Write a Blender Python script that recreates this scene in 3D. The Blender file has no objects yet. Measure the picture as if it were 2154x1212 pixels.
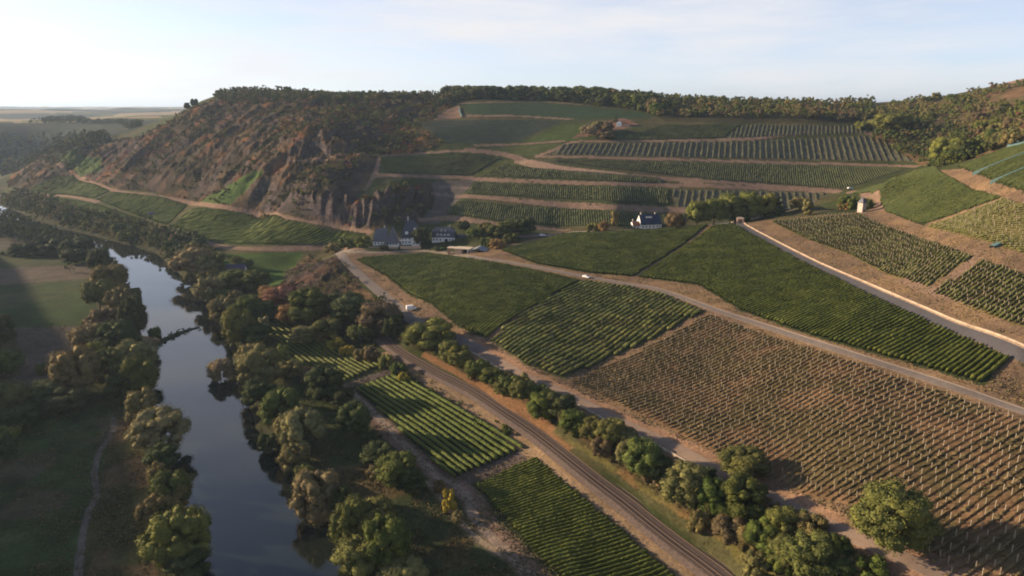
import bpy, math, random
import numpy as np
from mathutils import Vector, Matrix
R = math.radians
random.seed(7)
rng = np.random.default_rng(11)
S = bpy.context.scene
COL = S.collection

# ------------------------------------------------------------------ camera, sky, sun, exposure
CAMZ, PITCH, FPX, PW, PH = 120.0, R(14.25), 1500.0, 2154.0, 1212.0
cam = bpy.data.cameras.new('camera'); cam.sensor_width = 36.0; cam.lens = 36.0 * FPX / PW
cam.clip_start = 1.0; cam.clip_end = 60000.0
camo = bpy.data.objects.new('camera', cam); COL.objects.link(camo)
camo.location = (0, 0, CAMZ); camo.rotation_euler = (math.pi / 2 - PITCH, 0, 0)
S.camera = camo

SUN_AZ, SUN_EL = R(-74.0), R(14.5)          # azimuth from +Y towards +X
world = bpy.data.worlds.new('World'); S.world = world; world.use_nodes = True
nt = world.node_tree; nt.nodes.clear()
out = nt.nodes.new('ShaderNodeOutputWorld'); bg = nt.nodes.new('ShaderNodeBackground')
sky = nt.nodes.new('ShaderNodeTexSky'); sky.sky_type = 'NISHITA'; sky.sun_disc = False
sky.sun_elevation = SUN_EL; sky.sun_rotation = SUN_AZ % (2 * math.pi)
sky.altitude = 250; sky.air_density = 0.5; sky.dust_density = 1.0; sky.ozone_density = 1.5
bg.inputs[1].default_value = 0.108
# thin high cloud: noise over the sky directions
tc = nt.nodes.new('ShaderNodeTexCoord'); mp = nt.nodes.new('ShaderNodeMapping')
mp.inputs['Scale'].default_value = (1.0, 1.0, 7.0)
nz = nt.nodes.new('ShaderNodeTexNoise'); nz.inputs['Scale'].default_value = 2.3; nz.inputs['Detail'].default_value = 7
nz.inputs['Roughness'].default_value = 0.58
rp = nt.nodes.new('ShaderNodeValToRGB'); rp.color_ramp.elements[0].position = 0.44; rp.color_ramp.elements[1].position = 0.66; rp.color_ramp.elements[0].color = (.48, .48, .48, 1)
rp.color_ramp.elements[1].color = (.95, .95, .95, 1)
mx = nt.nodes.new('ShaderNodeMix'); mx.data_type = 'RGBA'
mx.inputs[7].default_value = (4.0, 3.9, 3.92, 1)
nt.links.new(tc.outputs['Generated'], mp.inputs[0]); nt.links.new(mp.outputs[0], nz.inputs[0])
nt.links.new(nz.outputs[0], rp.inputs[0]); sp = nt.nodes.new('ShaderNodeSeparateXYZ'); nt.links.new(tc.outputs['Generated'], sp.inputs[0])
vr = nt.nodes.new('ShaderNodeValToRGB'); vr.color_ramp.elements[0].position = 0.02; vr.color_ramp.elements[0].color = (1, 1, 1, 1); vr.color_ramp.elements[1].position = 0.56; vr.color_ramp.elements[1].color = (.08, .08, .08, 1); _e = vr.color_ramp.elements.new(0.33); _e.color = (1, 1, 1, 1)
nt.links.new(sp.outputs[2], vr.inputs[0]); ml = nt.nodes.new('ShaderNodeMath'); ml.operation = 'MULTIPLY'; nt.links.new(vr.outputs[0], ml.inputs[0]); nt.links.new(rp.outputs[0], ml.inputs[1]); # one soft cloud bank low in the sky to the right
mq = nt.nodes.new('ShaderNodeMapping'); mq.inputs['Scale'].default_value = (1.0, 1.0, 4.5); nt.links.new(tc.outputs['Generated'], mq.inputs[0])
_c = Vector(((2060 - 1077) / 1500, math.cos(PITCH) + 526 / 1500 * math.sin(PITCH), -math.sin(PITCH) + 526 / 1500 * math.cos(PITCH))).normalized()
vd = nt.nodes.new('ShaderNodeVectorMath'); vd.operation = 'DISTANCE'; vd.inputs[1].default_value = (_c.x, _c.y, _c.z * 4.5); nt.links.new(mq.outputs[0], vd.inputs[0])
rc = nt.nodes.new('ShaderNodeValToRGB'); rc.color_ramp.elements[0].position = 0.02; rc.color_ramp.elements[0].color = (1.3, 1.3, 1.3, 1); rc.color_ramp.elements[1].position = 0.30; rc.color_ramp.elements[1].color = (0, 0, 0, 1)
nt.links.new(vd.outputs['Value'], rc.inputs[0]); m2 = nt.nodes.new('ShaderNodeMath'); m2.operation = 'MULTIPLY'; nt.links.new(rc.outputs[0], m2.inputs[0]); nt.links.new(rp.outputs[0], m2.inputs[1])
m3 = nt.nodes.new('ShaderNodeMath'); m3.operation = 'MAXIMUM'; nt.links.new(ml.outputs[0], m3.inputs[0]); nt.links.new(m2.outputs[0], m3.inputs[1]); nt.links.new(m3.outputs[0], mx.inputs[0])
nt.links.new(sky.outputs[0], mx.inputs[6]); nt.links.new(mx.outputs[2], bg.inputs[0]); nt.links.new(bg.outputs[0], out.inputs[0])

sl = bpy.data.lights.new('sun', 'SUN'); sl.energy = 5.0; sl.angle = R(0.55); sl.color = (1.0, 0.76, 0.50)
so = bpy.data.objects.new('sun', sl); COL.objects.link(so)
sdir = Vector((math.sin(SUN_AZ) * math.cos(SUN_EL), math.cos(SUN_AZ) * math.cos(SUN_EL), math.sin(SUN_EL)))
so.rotation_euler = sdir.to_track_quat('Z', 'Y').to_euler(); so.location = (0, 0, 400)
S.view_settings.view_transform = 'Standard'; S.view_settings.look = 'None'
S.view_settings.exposure = 1.1; S.view_settings.gamma = 1.0
S.cycles.filter_width = 1.9; S.cycles.max_bounces = 6; S.cycles.diffuse_bounces = 2; S.cycles.glossy_bounces = 3
S.cycles.transparent_max_bounces = 6; S.cycles.volume_bounces = 0; S.cycles.use_denoising = True

# ------------------------------------------------------------------ small numeric helpers
CP, SP = math.cos(PITCH), math.sin(PITCH)
def ray(px, py):
    u = (px - PW / 2) / FPX; v = (PH / 2 - py) / FPX
    return np.array([u, CP + v * SP, -SP + v * CP])
def at_z(px, py, z):
    d = ray(px, py); t = (z - CAMZ) / d[2]
    return d[0] * t, d[1] * t, z
def at_t(px, py, t):
    d = ray(px, py); return d[0] * t, d[1] * t, CAMZ + d[2] * t

def _hash(ix, iy, seed):
    h = (ix.astype(np.int64) * 374761393 + iy.astype(np.int64) * 668265263 + seed * 974634777) & 0xffffffff
    h = ((h ^ (h >> 13)) * 1274126177) & 0xffffffff
    return ((h ^ (h >> 16)) & 0xffffff) / float(0xffffff)
def vnoise(x, y, seed=0):
    x = np.asarray(x, float); y = np.asarray(y, float)
    ix = np.floor(x); iy = np.floor(y); fx = x - ix; fy = y - iy
    fx = fx * fx * fx * (fx * (fx * 6 - 15) + 10); fy = fy * fy * fy * (fy * (fy * 6 - 15) + 10)
    a = _hash(ix, iy, seed); b = _hash(ix + 1, iy, seed); c = _hash(ix, iy + 1, seed); d = _hash(ix + 1, iy + 1, seed)
    return (a * (1 - fx) + b * fx) * (1 - fy) + (c * (1 - fx) + d * fx) * fy
def fbm(x, y, seed=0, octv=4):
    s = 0; a = 0.5; n = 0
    for i in range(octv):
        s = s + a * vnoise(x * 2 ** i + 17.3 * i, y * 2 ** i - 9.1 * i, seed + i); n += a; a *= 0.5
    return s / n
def ridged(x, y, seed=0, octv=3):
    s = 0; a = 0.5; n = 0
    for i in range(octv):
        s = s + a * (1 - np.abs(2 * vnoise(x * 2 ** i + 5.7 * i, y * 2 ** i + 3.3 * i, seed + i) - 1)); n += a; a *= 0.5
    return s / n
def sstep(a, b, x):
    t = np.clip((x - a) / (b - a), 0, 1); return t * t * (3 - 2 * t)
def inpoly(x, y, P):
    P = np.asarray(P, float); r = np.zeros(x.shape, bool)
    m = (x >= P[:, 0].min()) & (x <= P[:, 0].max()) & (y >= P[:, 1].min()) & (y <= P[:, 1].max())
    if not m.any(): return r
    xs = x[m]; ys = y[m]; c = np.zeros(xs.shape, bool); n = len(P); j = n - 1
    for i in range(n):
        yi, yj = P[i, 1], P[j, 1]
        if yi != yj:
            k = ((yi > ys) != (yj > ys)) & (xs < (P[j, 0] - P[i, 0]) * (ys - yi) / (yj - yi) + P[i, 0]); c ^= k
        j = i
    r[m] = c; return r
def dpoly(x, y, P, closed=False, cap=60.0):
    """distance to a polyline, capped"""
    P = np.asarray(P, float); d = np.full(x.shape, cap)
    m = (x >= P[:, 0].min() - cap) & (x <= P[:, 0].max() + cap) & (y >= P[:, 1].min() - cap) & (y <= P[:, 1].max() + cap)
    if not m.any(): return d
    xs = x[m]; ys = y[m]; dd = np.full(xs.shape, cap)
    n = len(P)
    for i in range(n if closed else n - 1):
        a = P[i]; b = P[(i + 1) % n]; v = b - a; L = v @ v
        if L < 1e-9: continue
        t = np.clip(((xs - a[0]) * v[0] + (ys - a[1]) * v[1]) / L, 0, 1)
        dd = np.minimum(dd, np.hypot(xs - a[0] - t * v[0], ys - a[1] - t * v[1]))
    d[m] = dd; return d

# ------------------------------------------------------------------ the lie of the land
CT = []
def cz(z, *pts):
    for px, py in pts: CT.append(at_z(px, py, z))
def ct(px, py, t): CT.append(at_t(px, py, t))
# flood plain, river, meadow
cz(3, (0, 1212), (150, 1212), (0, 1000), (150, 1000), (0, 850), (200, 850), (0, 700), (150, 700), (0, 560), (150, 560), (0, 500), (100, 480), (20, 450))
cz(3, (400, 1200), (300, 1100), (560, 1200), (450, 900), (350, 700), (500, 720), (280, 560), (400, 610))
cz(3.2, (650, 1000), (850, 1100), (1000, 1212), (700, 850), (600, 760), (800, 960), (0, 1600), (500, 1600), (1000, 1600))
cz(4.5, (560, 650), (930, 880), (1100, 945), (1150, 1100), (1300, 1212), (680, 720), (750, 790), (480, 560), (560, 560), (610, 548), (1500, 1600))
cz(7.5, (830, 730), (900, 771), (1010, 828), (1128, 908), (1322, 1058), (1520, 1212), (1900, 1600), (790, 695))
# lower road
cz(14, (820, 632), (860, 668), (960, 712)); cz(14.5, (1100, 790), (1200, 835)); cz(15, (1300, 885)); cz(16.5, (1500, 985)); cz(19.5, (1700, 1085)); cz(23, (1900, 1180))
cz(18, (730, 550)); cz(16, (770, 590)); cz(17, (690, 560)); cz(7, (640, 650), (600, 610)); cz(9, (700, 660)); cz(8, (630, 575))
cz(20, (730, 528), (800, 528), (830, 517)); cz(22, (940, 508)); cz(15.5, (1250, 790)); cz(24, (1500, 750)); cz(31, (1800, 850)); cz(34, (2154, 1000))
cz(26.5, (2000, 1100)); cz(27, (2154, 1200)); cz(19.5, (1650, 1000)); cz(31, (2500, 1300)); cz(42, (2500, 900))
cz(24, (1000, 542)); cz(28, (1233, 583)); cz(29, (1350, 600)); cz(31, (1500, 651)); cz(34, (1700, 717)); cz(36, (1900, 781)); cz(38, (2154, 867))
cz(20, (900, 600)); cz(18.5, (1000, 680)); cz(21, (1200, 690)); cz(26, (1400, 680))
cz(28, (1150, 505)); cz(30, (1180, 492)); cz(26, (1050, 522)); cz(37, (1330, 486)); cz(42, (1490, 475)); cz(44, (1555, 471)); cz(34, (1400, 540)); cz(38, (1600, 560))
cz(40, (1800, 680)); cz(41, (2000, 745)); cz(41, (2154, 795)); cz(42.5, (1700, 548)); cz(44, (1850, 618)); cz(45, (2000, 685)); cz(46, (2154, 747))
cz(50, (1900, 570), (2154, 690)); cz(57, (2154, 600)); cz(57, (1810, 447)); cz(51, (1700, 456)); cz(47, (1620, 463)); cz(58, (1950, 492)); cz(62, (2150, 549))
cz(66, (2000, 452)); cz(68, (2154, 500)); cz(78, (1985, 357)); cz(80, (2154, 417)); cz(88, (2080, 352)); cz(98, (2154, 300))
cz(74, (1880, 377)); cz(52, (1720, 432)); cz(60, (1850, 430)); cz(62, (2500, 560)); cz(80, (2500, 420)); cz(98, (2500, 330))
# dip behind the near crest
for p in [(100, 552, 31), (170, 552, 36), (230, 500, 48), (40, 552, 28), (205, 455, 55)]: CT.append(p)
# terraced vineyard slope
for a in [(950, 470, 568), (950, 430, 604), (1000, 380, 665), (1000, 320, 716), (1000, 215, 890), (950, 250, 830), (900, 280, 760), (1080, 300, 745), (1150, 270, 780),
          (1150, 440, 585), (1150, 380, 640), (1150, 330, 690), (1300, 470, 545), (1300, 440, 567), (1300, 400, 602), (1300, 360, 645), (1300, 330, 680), (1300, 297, 720),
          (1300, 265, 760), (1300, 228, 850), (1500, 455, 567), (1500, 400, 605), (1500, 340, 665), (1500, 290, 715), (1500, 262, 742), (1500, 240, 800), (1700, 440, 560),
          (1700, 400, 600), (1700, 345, 655), (1700, 285, 710), (1700, 262, 732), (1900, 350, 620), (1830, 285, 700), (1800, 400, 575), (1960, 345, 590), (1950, 262, 720), (1975, 310, 640),
          (2060, 320, 520), (2110, 270, 590), (2154, 235, 640), (2154, 205, 740), (2154, 166, 850), (2300, 150, 850), (2300, 220, 600), (2000, 205, 900), (2000, 235, 800), (1800, 222, 950), (1850, 245, 800),
          (1600, 224, 950), (1400, 216, 930), (1200, 212, 920), (1000, 208, 950), (850, 209, 950), (700, 210, 960), (550, 211, 980), (460, 212, 1000),
          (400, 228, 1020), (330, 268, 1050), (250, 293, 1080), (150, 312, 1120), (60, 352, 1150), (25, 388, 1085)]: ct(*a)
# rocky hill
cz(8, (50, 402), (100, 432), (200, 457), (350, 487)); cz(9, (500, 522)); cz(11, (650, 522)); cz(14, (700, 512))
for a in [(90, 385, 986), (150, 375, 979), (230, 400, 840), (400, 425, 743), (550, 450, 660), (700, 480, 583), (780, 488, 560), (130, 335, 1030),
          (300, 350, 880), (300, 300, 960), (400, 380, 780), (400, 300, 880), (400, 250, 985), (500, 400, 690), (500, 350, 760), (500, 300, 830), (500, 250, 930),
          (600, 430, 625), (600, 380, 680), (620, 352, 700), (650, 285, 738), (650, 345, 706), (700, 450, 587), (700, 405, 612), (700, 370, 655), (750, 300, 745), (750, 250, 850),
          (650, 240, 870), (800, 330, 700), (880, 310, 740), (780, 400, 630), (850, 375, 655), (915, 440, 628), (930, 400, 652), (865, 470, 577), (830, 412, 600), (850, 260, 820)]: ct(*a)
# far side of the valley and the plain beyond
for a in [(60, 330, 1520), (0, 370, 1240), (0, 300, 1520), (0, 240, 1800), (150, 250, 1750), (150, 290, 1520), (280, 264, 1620), (220, 285, 1450), (110, 255, 2100), (300, 250, 2500), (380, 240, 3200), (200, 232, 5000),
          (0, 236, 3000), (-200, 236, 1800), (-200, 300, 1400)]: ct(*a)
for th in np.linspace(-2.3, 1.6, 14):
    for r, z in ((14000, 112), (26000, 118)): CT.append((r * math.sin(th), r * math.cos(th), z))
for th in np.linspace(-0.34, 0.9, 9):
    for r, z in ((1500, 118), (2600, 100), (5000, 100)): CT.append((r * math.sin(th), r * math.cos(th), z))
# left valley side, outside the picture: it throws the evening shade over the flood plain
for x, y, z in [(-240, 60, 8), (-300, 230, 14), (-400, 400, 12), (-520, 560, 10), (-700, 800, 8), (-360, 40, 92), (-430, 160, 104), (-500, 320, 105), (-600, 460, 102), (-720, 620, 98), (-860, 780, 90), (-1040, 980, 84), (-1250, 1200, 90),
                (-650, 150, 112), (-800, 400, 112), (-1000, 600, 105), (-300, -200, 60), (-900, -200, 110), (-60, -150, 4), (200, -200, 60), (400, 0, 62), (500, 300, 105), (60, 10, 8), (150, 0, 26), (110, 70, 25), (165, 130, 37), (230, 190, 56), (50, 55, 6), (75, 20, 14), (-60, 20, 3), (20, 60, 5),
                (-2500, 500, 110), (-4000, 2500, 105), (-2000, 2200, 100), (2000, 500, 150), (3000, 2000, 130), (-6000, 0, 110), (5000, 500, 120)]:
    CT.append((x, y, z))
CT = np.array(CT)
def warp(x, y): return np.arctan2(x, y), 0.62 * np.log(np.hypot(x, y) + 1.0)
cu, cv = warp(CT[:, 0], CT[:, 1]); cn = len(CT)
def tk(r2): return np.where(r2 > 0, 0.5 * r2 * np.log(np.maximum(r2, 1e-20)), 0)
K = tk((cu[:, None] - cu) ** 2 + (cv[:, None] - cv) ** 2) + np.eye(cn) * 2e-5
A = np.zeros((cn + 3, cn + 3)); A[:cn, :cn] = K; A[:cn, cn] = A[cn, :cn] = 1; A[:cn, cn + 1] = A[cn + 1, :cn] = cu; A[:cn, cn + 2] = A[cn + 2, :cn] = cv
W = np.linalg.solve(A, np.concatenate([CT[:, 2], [0, 0, 0]]))
GU = np.concatenate([np.arange(-3.14159, -0.75, 0.03), np.arange(-0.75, 0.75, 0.0055), np.arange(0.75, 3.1416, 0.03)]); GV = np.arange(0.62 * math.log(6), 0.62 * math.log(30000), 0.0055)
gu, gv = np.meshgrid(GU, GV, indexing='ij')
GZ = np.zeros(gu.size); fu = gu.ravel(); fv = gv.ravel()
for i in range(0, gu.size, 40000):
    a = fu[i:i + 40000]; b = fv[i:i + 40000]
    GZ[i:i + 40000] = tk((a[:, None] - cu) ** 2 + (b[:, None] - cv) ** 2) @ W[:cn] + W[cn] + W[cn + 1] * a + W[cn + 2] * b
GZ = GZ.reshape(gu.shape)
GZ = np.maximum(GZ, 2.4)
def H0(x, y):
    x = np.asarray(x, float); y = np.asarray(y, float)
    u, v = warp(x, y)
    i = np.clip(np.searchsorted(GU, u) - 1, 0, len(GU) - 2); j = np.clip(np.searchsorted(GV, v) - 1, 0, len(GV) - 2)
    a = np.clip((u - GU[i]) / (GU[i + 1] - GU[i]), 0, 1); b = np.clip((v - GV[j]) / (GV[j + 1] - GV[j]), 0, 1)
    return (GZ[i, j] * (1 - a) + GZ[i + 1, j] * a) * (1 - b) + (GZ[i, j + 1] * (1 - a) + GZ[i + 1, j + 1] * a) * b
TT = 60 * 1.004 ** np.arange(1500)
def P(px, py, HF=None):
    """the point of the ground seen at this place of the photograph"""
    HF = HF or H0
    d = ray(px, py); g = CAMZ + d[2] * TT - HF(d[0] * TT, d[1] * TT)
    k = np.nonzero(g < 0)[0]
    if len(k) and k[0] > 0:
        k = k[0]; t = TT[k - 1] + (TT[k] - TT[k - 1]) * g[k - 1] / (g[k - 1] - g[k])
    else:
        m = TT < 2500; t = TT[m][np.argmin(g[m] / TT[m])]
    return d[0] * t, d[1] * t
def PP(*pts): return np.array([P(*p) for p in pts])
def PD(*pts, step=28):
    """closed outline, followed closely over the ground"""
    o = []
    for (a, b), (c, d) in zip(pts, pts[1:] + pts[:1]):
        n = max(1, int(math.hypot(c - a, d - b) / step)); o += [P(a + (c - a) * i / n, b + (d - b) * i / n) for i in range(n)]
    return np.array(o)
def PS(*pts, step=24):
    """open line: a smooth curve through the points, followed closely over the ground"""
    L = np.asarray(pts, float); s = np.concatenate([[0], np.cumsum(np.hypot(*np.diff(L, axis=0).T))]); n = max(2, int(s[-1] / step)); t = np.linspace(0, s[-1], n + 1)
    if len(L) == 2: Q = L[0] + (L[1] - L[0]) * (t / s[-1])[:, None]
    else:
        T = np.gradient(L, s, axis=0); k = np.clip(np.searchsorted(s, t, side='right') - 1, 0, len(L) - 2); h = (s[k + 1] - s[k])[:, None]; u = (t - s[k])[:, None] / h
        Q = (2 * u ** 3 - 3 * u ** 2 + 1) * L[k] + (u ** 3 - 2 * u ** 2 + u) * h * T[k] + (-2 * u ** 3 + 3 * u ** 2) * L[k + 1] + (u ** 3 - u ** 2) * h * T[k + 1]
    return np.array([P(*q) for q in Q])

# river outline at water level
RL = [(560, 1700), (480, 1400), (415, 1212), (385, 1120), (372, 1000), (338, 900), (318, 820), (300, 740), (298, 690), (285, 620), (240, 560), (190, 524), (120, 494), (0, 452), (-200, 420)]
RR = [(-200, 404), (0, 432), (100, 470), (225, 504), (326, 530), (389, 585), (427, 628), (470, 672), (490, 760), (515, 830), (540, 900), (578, 950), (610, 1000), (655, 1050), (700, 1120), (745, 1212), (900, 1400), (1200, 1700)]
RIV = np.array([at_z(a, b, 0)[:2] for a, b in RL + RR])
WEIR = np.array([at_z(a, b, 0)[:2] for a, b in [(290, 742), (315, 724), (355, 702), (400, 690), (428, 685), (430, 689), (400, 699), (365, 715), (330, 736), (300, 755)]])
ROCK = PP((15, 395), (40, 350), (130, 318), (250, 296), (330, 272), (395, 232), (460, 208), (700, 206), (930, 208), (960, 220), (915, 250), (865, 268), (930, 302), (800, 328), (748, 418), (860, 392), (905, 382), (915, 420), (880, 470), (780, 487), (640, 465), (470, 436), (400, 424), (240, 399), (190, 382), (100, 402), (45, 402))
CLIFFA = PP((590, 350), (610, 310), (650, 283), (740, 285), (760, 320), (690, 340))
CLIFFB = PP((545, 452), (550, 420), (620, 408), (700, 410), (800, 412), (860, 388), (905, 382), (905, 425), (880, 468), (780, 484), (690, 474))
KNOLL = PP((590, 640), (600, 570), (650, 535), (720, 545), (760, 600), (790, 650), (700, 680), (630, 660))
GULLY = PP((1830, 290), (1870, 250), (1960, 230), (2040, 290), (1990, 345), (1930, 345))
def H(x, y):
    x = np.asarray(x, float); y = np.asarray(y, float); z = H0(x, y); sh = z.shape
    x = x.ravel(); y = y.ravel(); z = z.ravel().copy()
    if not len(x): return z.reshape(sh)
    rk = np.where(inpoly(x, y, ROCK), sstep(0, 35, dpoly(x, y, ROCK, True)), 0)
    # ribs that climb the hill and small crags
    if rk.max() > 0:
        z += rk * (15 * (ridged((x - 0.25 * y) / 46, y / 130, 3, 3) - 0.55) + 8 * (ridged((x - 0.3 * y) / 17, y / 34, 9, 4) - 0.5) + 3.2 * (ridged(x / 6, y / 9, 15, 2) - .5))
        for C, amp in ((CLIFFA, 1.0), (CLIFFB, 1.0)):
            c = np.where(inpoly(x, y, C), sstep(0, 7, dpoly(x, y, C, True)), 0)
            if c.max() > 0: z += c * amp * (13 * (ridged(x / 12, y / 26, 21, 3) - 0.55) + 4 * (vnoise(x / 4, y / 5, 33) - 0.5))
    kn = np.where(inpoly(x, y, KNOLL), sstep(0, 8, dpoly(x, y, KNOLL, True)), 0)
    if kn.max() > 0: z += kn * (6 * (ridged(x / 14, y / 12, 41, 3) - 0.5))
    r = np.hypot(x, y)
    z += np.where(r > 1500, sstep(1500, 2500, r) * 95 * (ridged(x / 2600, y / 1000, 51, 3) - 0.80), 0)
    ins = inpoly(x, y, RIV); d = dpoly(x, y, RIV, True, 14.0); sd = np.where(ins, d, -d)
    sd = sd + 1.6 * (vnoise(x / 7, y / 7, 61) - 0.5)
    k = sstep(-5, 3, sd); z = z * (1 - k) + (-1.6) * k
    w = np.where(inpoly(x, y, WEIR), 1, 0) * sstep(0, 2.5, dpoly(x, y, WEIR, True, 5)); z = z * (1 - w) + (0.5 + 0.3 * vnoise(x / 3, y / 3, 5)) * w
    return z.reshape(sh)
def Pf(px, py): return P(px, py, H)

# ------------------------------------------------------------------ objects, materials
def tag(o, label=None, cat=None, group=None, kind=None):
    if label: o['label'] = label
    if cat: o['category'] = cat
    if group: o['group'] = group
    if kind: o['kind'] = kind
    return o
def mesh(name, verts, faces, mats, smooth=False, midx=None):
    """verts Nx3, faces Mx4 or Mx3 int array or list"""
    me = bpy.data.meshes.new(name)
    if isinstance(faces, np.ndarray):
        v = np.asarray(verts, np.float32); f = faces.astype(np.int32); n, k = f.shape
        me.vertices.add(len(v)); me.vertices.foreach_set('co', v.ravel())
        me.loops.add(n * k); me.loops.foreach_set('vertex_index', f.ravel())
        me.polygons.add(n); me.polygons.foreach_set('loop_start', np.arange(0, n * k, k, dtype=np.int32))
        me.update(calc_edges=True)
    else:
        me.from_pydata([tuple(map(float, a)) for a in verts], [], [tuple(int(i) for i in a) for a in faces]); me.update()
    for m in (mats if isinstance(mats, (list, tuple)) else [mats]): me.materials.append(m)
    if midx is not None: me.polygons.foreach_set('material_index', np.asarray(midx, np.int32))
    me.polygons.foreach_set('use_smooth', np.full(len(me.polygons), bool(smooth)))
    return me
def link(name, data, parent=None, loc=None, rz=0.0, sc=None):
    o = bpy.data.objects.new(name, data); COL.objects.link(o)
    if parent: o.parent = parent
    if loc is not None: o.location = loc
    if rz: o.rotation_euler = (0, 0, rz)
    if sc is not None: o.scale = sc if hasattr(sc, '__len__') else (sc, sc, sc)
    return o
class NT:
    def __init__(s, name):
        s.m = bpy.data.materials.new(name); s.m.use_nodes = True; s.t = s.m.node_tree; s.b = s.t.nodes['Principled BSDF']
        s.b.inputs['Roughness'].default_value = 0.9; s.b.inputs['Specular IOR Level'].default_value = 0.15
    def n(s, typ, **kw):
        x = s.t.nodes.new(typ)
        for k, v in kw.items(): setattr(x, k, v)
        return x
    def l(s, a, b): s.t.links.new(a, b)
    def noise(s, scale, detail=4, rough=0.55, vec=None):
        x = s.n('ShaderNodeTexNoise'); x.inputs['Scale'].default_value = scale; x.inputs['Detail'].default_value = detail; x.inputs['Roughness'].default_value = rough
        s.l(vec if vec is not None else s.n('ShaderNodeNewGeometry').outputs['Position'], x.inputs['Vector']); return x.outputs['Fac']
    def ramp(s, fac, *st):
        x = s.n('ShaderNodeValToRGB'); e = x.color_ramp.elements
        while len(e) < len(st): e.new(0.5)
        for i, (p, c) in enumerate(st): e[i].position = p; e[i].color = (*c, 1) if len(c) == 3 else c
        s.l(fac, x.inputs[0]); return x.outputs[0]
    def mix(s, fac, a, b, bt='MIX'):
        x = s.n('ShaderNodeMix', data_type='RGBA', blend_type=bt)
        for v, i in ((fac, 0), (a, 6), (b, 7)):
            if hasattr(v, 'links'): s.l(v, x.inputs[i])
            else: x.inputs[i].default_value = v if i == 0 else (*v, 1)
        return x.outputs[2]
    def math(s, op, a, b):
        x = s.n('ShaderNodeMath', operation=op)
        for v, i in ((a, 0), (b, 1)):
            if hasattr(v, 'links'): s.l(v, x.inputs[i])
            else: x.inputs[i].default_value = v
        return x.outputs[0]
    def base(s, c):
        if hasattr(c, 'links'): s.l(c, s.b.inputs['Base Color'])
        else: s.b.inputs['Base Color'].default_value = (*c, 1)
    def bump(s, h, dist=0.1, strength=1.0):
        x = s.n('ShaderNodeBump'); x.inputs['Distance'].default_value = dist; x.inputs['Strength'].default_value = strength
        s.l(h, x.inputs['Height']); s.l(x.outputs[0], s.b.inputs['Normal'])
def speck(name, c, amt=0.35, scale=1.5, rough=0.9, bump=0.0, obj=False, scale2=0.15):
    q = NT(name); vec = q.n('ShaderNodeTexCoord').outputs['Object'] if obj else None
    f = q.noise(scale, 5, 0.6, vec); g = q.noise(scale2, 3, 0.5, vec)
    f = q.math('ADD', q.math('MULTIPLY', f, 0.6), q.math('MULTIPLY', g, 0.4))
    lo = tuple(v * (1 - amt) for v in c); hi = tuple(v * (1 + amt) for v in c)
    q.base(q.ramp(f, (0.32, lo), (0.68, hi))); q.b.inputs['Roughness'].default_value = rough
    if bump: q.bump(f, bump)
    return q.m

# ------------------------------------------------------------------ the ground: one sheet to the horizon, finer near the valley
th = np.concatenate([np.arange(-2.2, -0.70, 0.02), np.arange(-0.70, 0.70, 0.00115), np.arange(0.70, 1.5, 0.02)])
rr = np.concatenate([8 * 1.05 ** np.arange(57), 130 * 1.0042 ** np.arange(0, 570)]); rr = rr[:57 + 570]
rr = np.concatenate([rr[rr < 129], 130 * 1.0042 ** np.arange(0, 570)])
rr = np.concatenate([rr, rr[-1] * 1.022 ** np.arange(1, 142)])
T2, R2 = np.meshgrid(th, rr, indexing='ij')
GX = (R2 * np.sin(T2)).ravel(); GYY = (R2 * np.cos(T2)).ravel()
GH = np.empty_like(GX)
for i in range(0, len(GX), 200000): GH[i:i + 200000] = H(GX[i:i + 200000], GYY[i:i + 200000])
na, nb = len(th), len(rr)
idx = np.arange(na * nb).reshape(na, nb)
quads = np.stack([idx[:-1, :-1], idx[:-1, 1:], idx[1:, 1:], idx[1:, :-1]], -1).reshape(-1, 4)[:, ::-1]

GRASS = (.050, .060, .022); DRYG = (.150, .105, .048); SOIL = (.172, .115, .074); PALE = (.31, .215, .145); VGREEN = (.060, .072, .022); VDIM = (.072, .070, .038)
wx = GX + .75 * (fbm(GX / 2.6, GYY / 2.6, 71, 2) - 0.5) * 2; wy = GYY + .75 * (fbm(GX / 2.6, GYY / 2.6, 75, 2) - 0.5) * 2
def lerpc(a, b, f): return np.asarray(a)[None, :] * (1 - f[:, None]) + np.asarray(b)[None, :] * f[:, None]
big = fbm(GX / 60, GYY / 60, 81, 4); mid = fbm(GX / 9, GYY / 9, 85, 4)
C = lerpc(GRASS, (.085, .075, .035), sstep(.40, .66, big))
C *= (0.7 + 0.6 * mid)[:, None]
Rr = np.hypot(GX, GYY)
# the plain far away: strips of pale stubble, green and woods
fv_ = fbm(GX / 420 + 3, GYY / 210, 91, 3); fv_ = fv_ - .16 * sstep(3000, 1700, Rr); fld = np.stack([np.where(fv_ > .60, .30, np.where(fv_ > .50, .09, .028)), np.where(fv_ > .60, .22, np.where(fv_ > .50, .095, .036)), np.where(fv_ > .60, .12, .022)], -1)
k = sstep(1250, 1500, Rr)[:, None]; C = C * (1 - k) + fld * k
rockw = np.zeros(len(GX))
def paint(poly, col, amt=0.25, sc=6.0, col2=None, thr=(.42, .6), seed=5):
    m = inpoly(wx, wy, poly)
    if not m.any(): return m
    n = fbm(GX[m] / sc, GYY[m] / sc, seed, 3)
    c = np.asarray(col)[None, :] * np.ones((m.sum(), 1))
    if col2 is not None: c = lerpc(col, col2, sstep(thr[0], thr[1], fbm(GX[m] / (sc * 3), GYY[m] / (sc * 3), seed + 9, 3)))
    C[m] = c * (1 + amt * (n - .5) * 2)[:, None]; rockw[m] = 0
    return m
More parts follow.
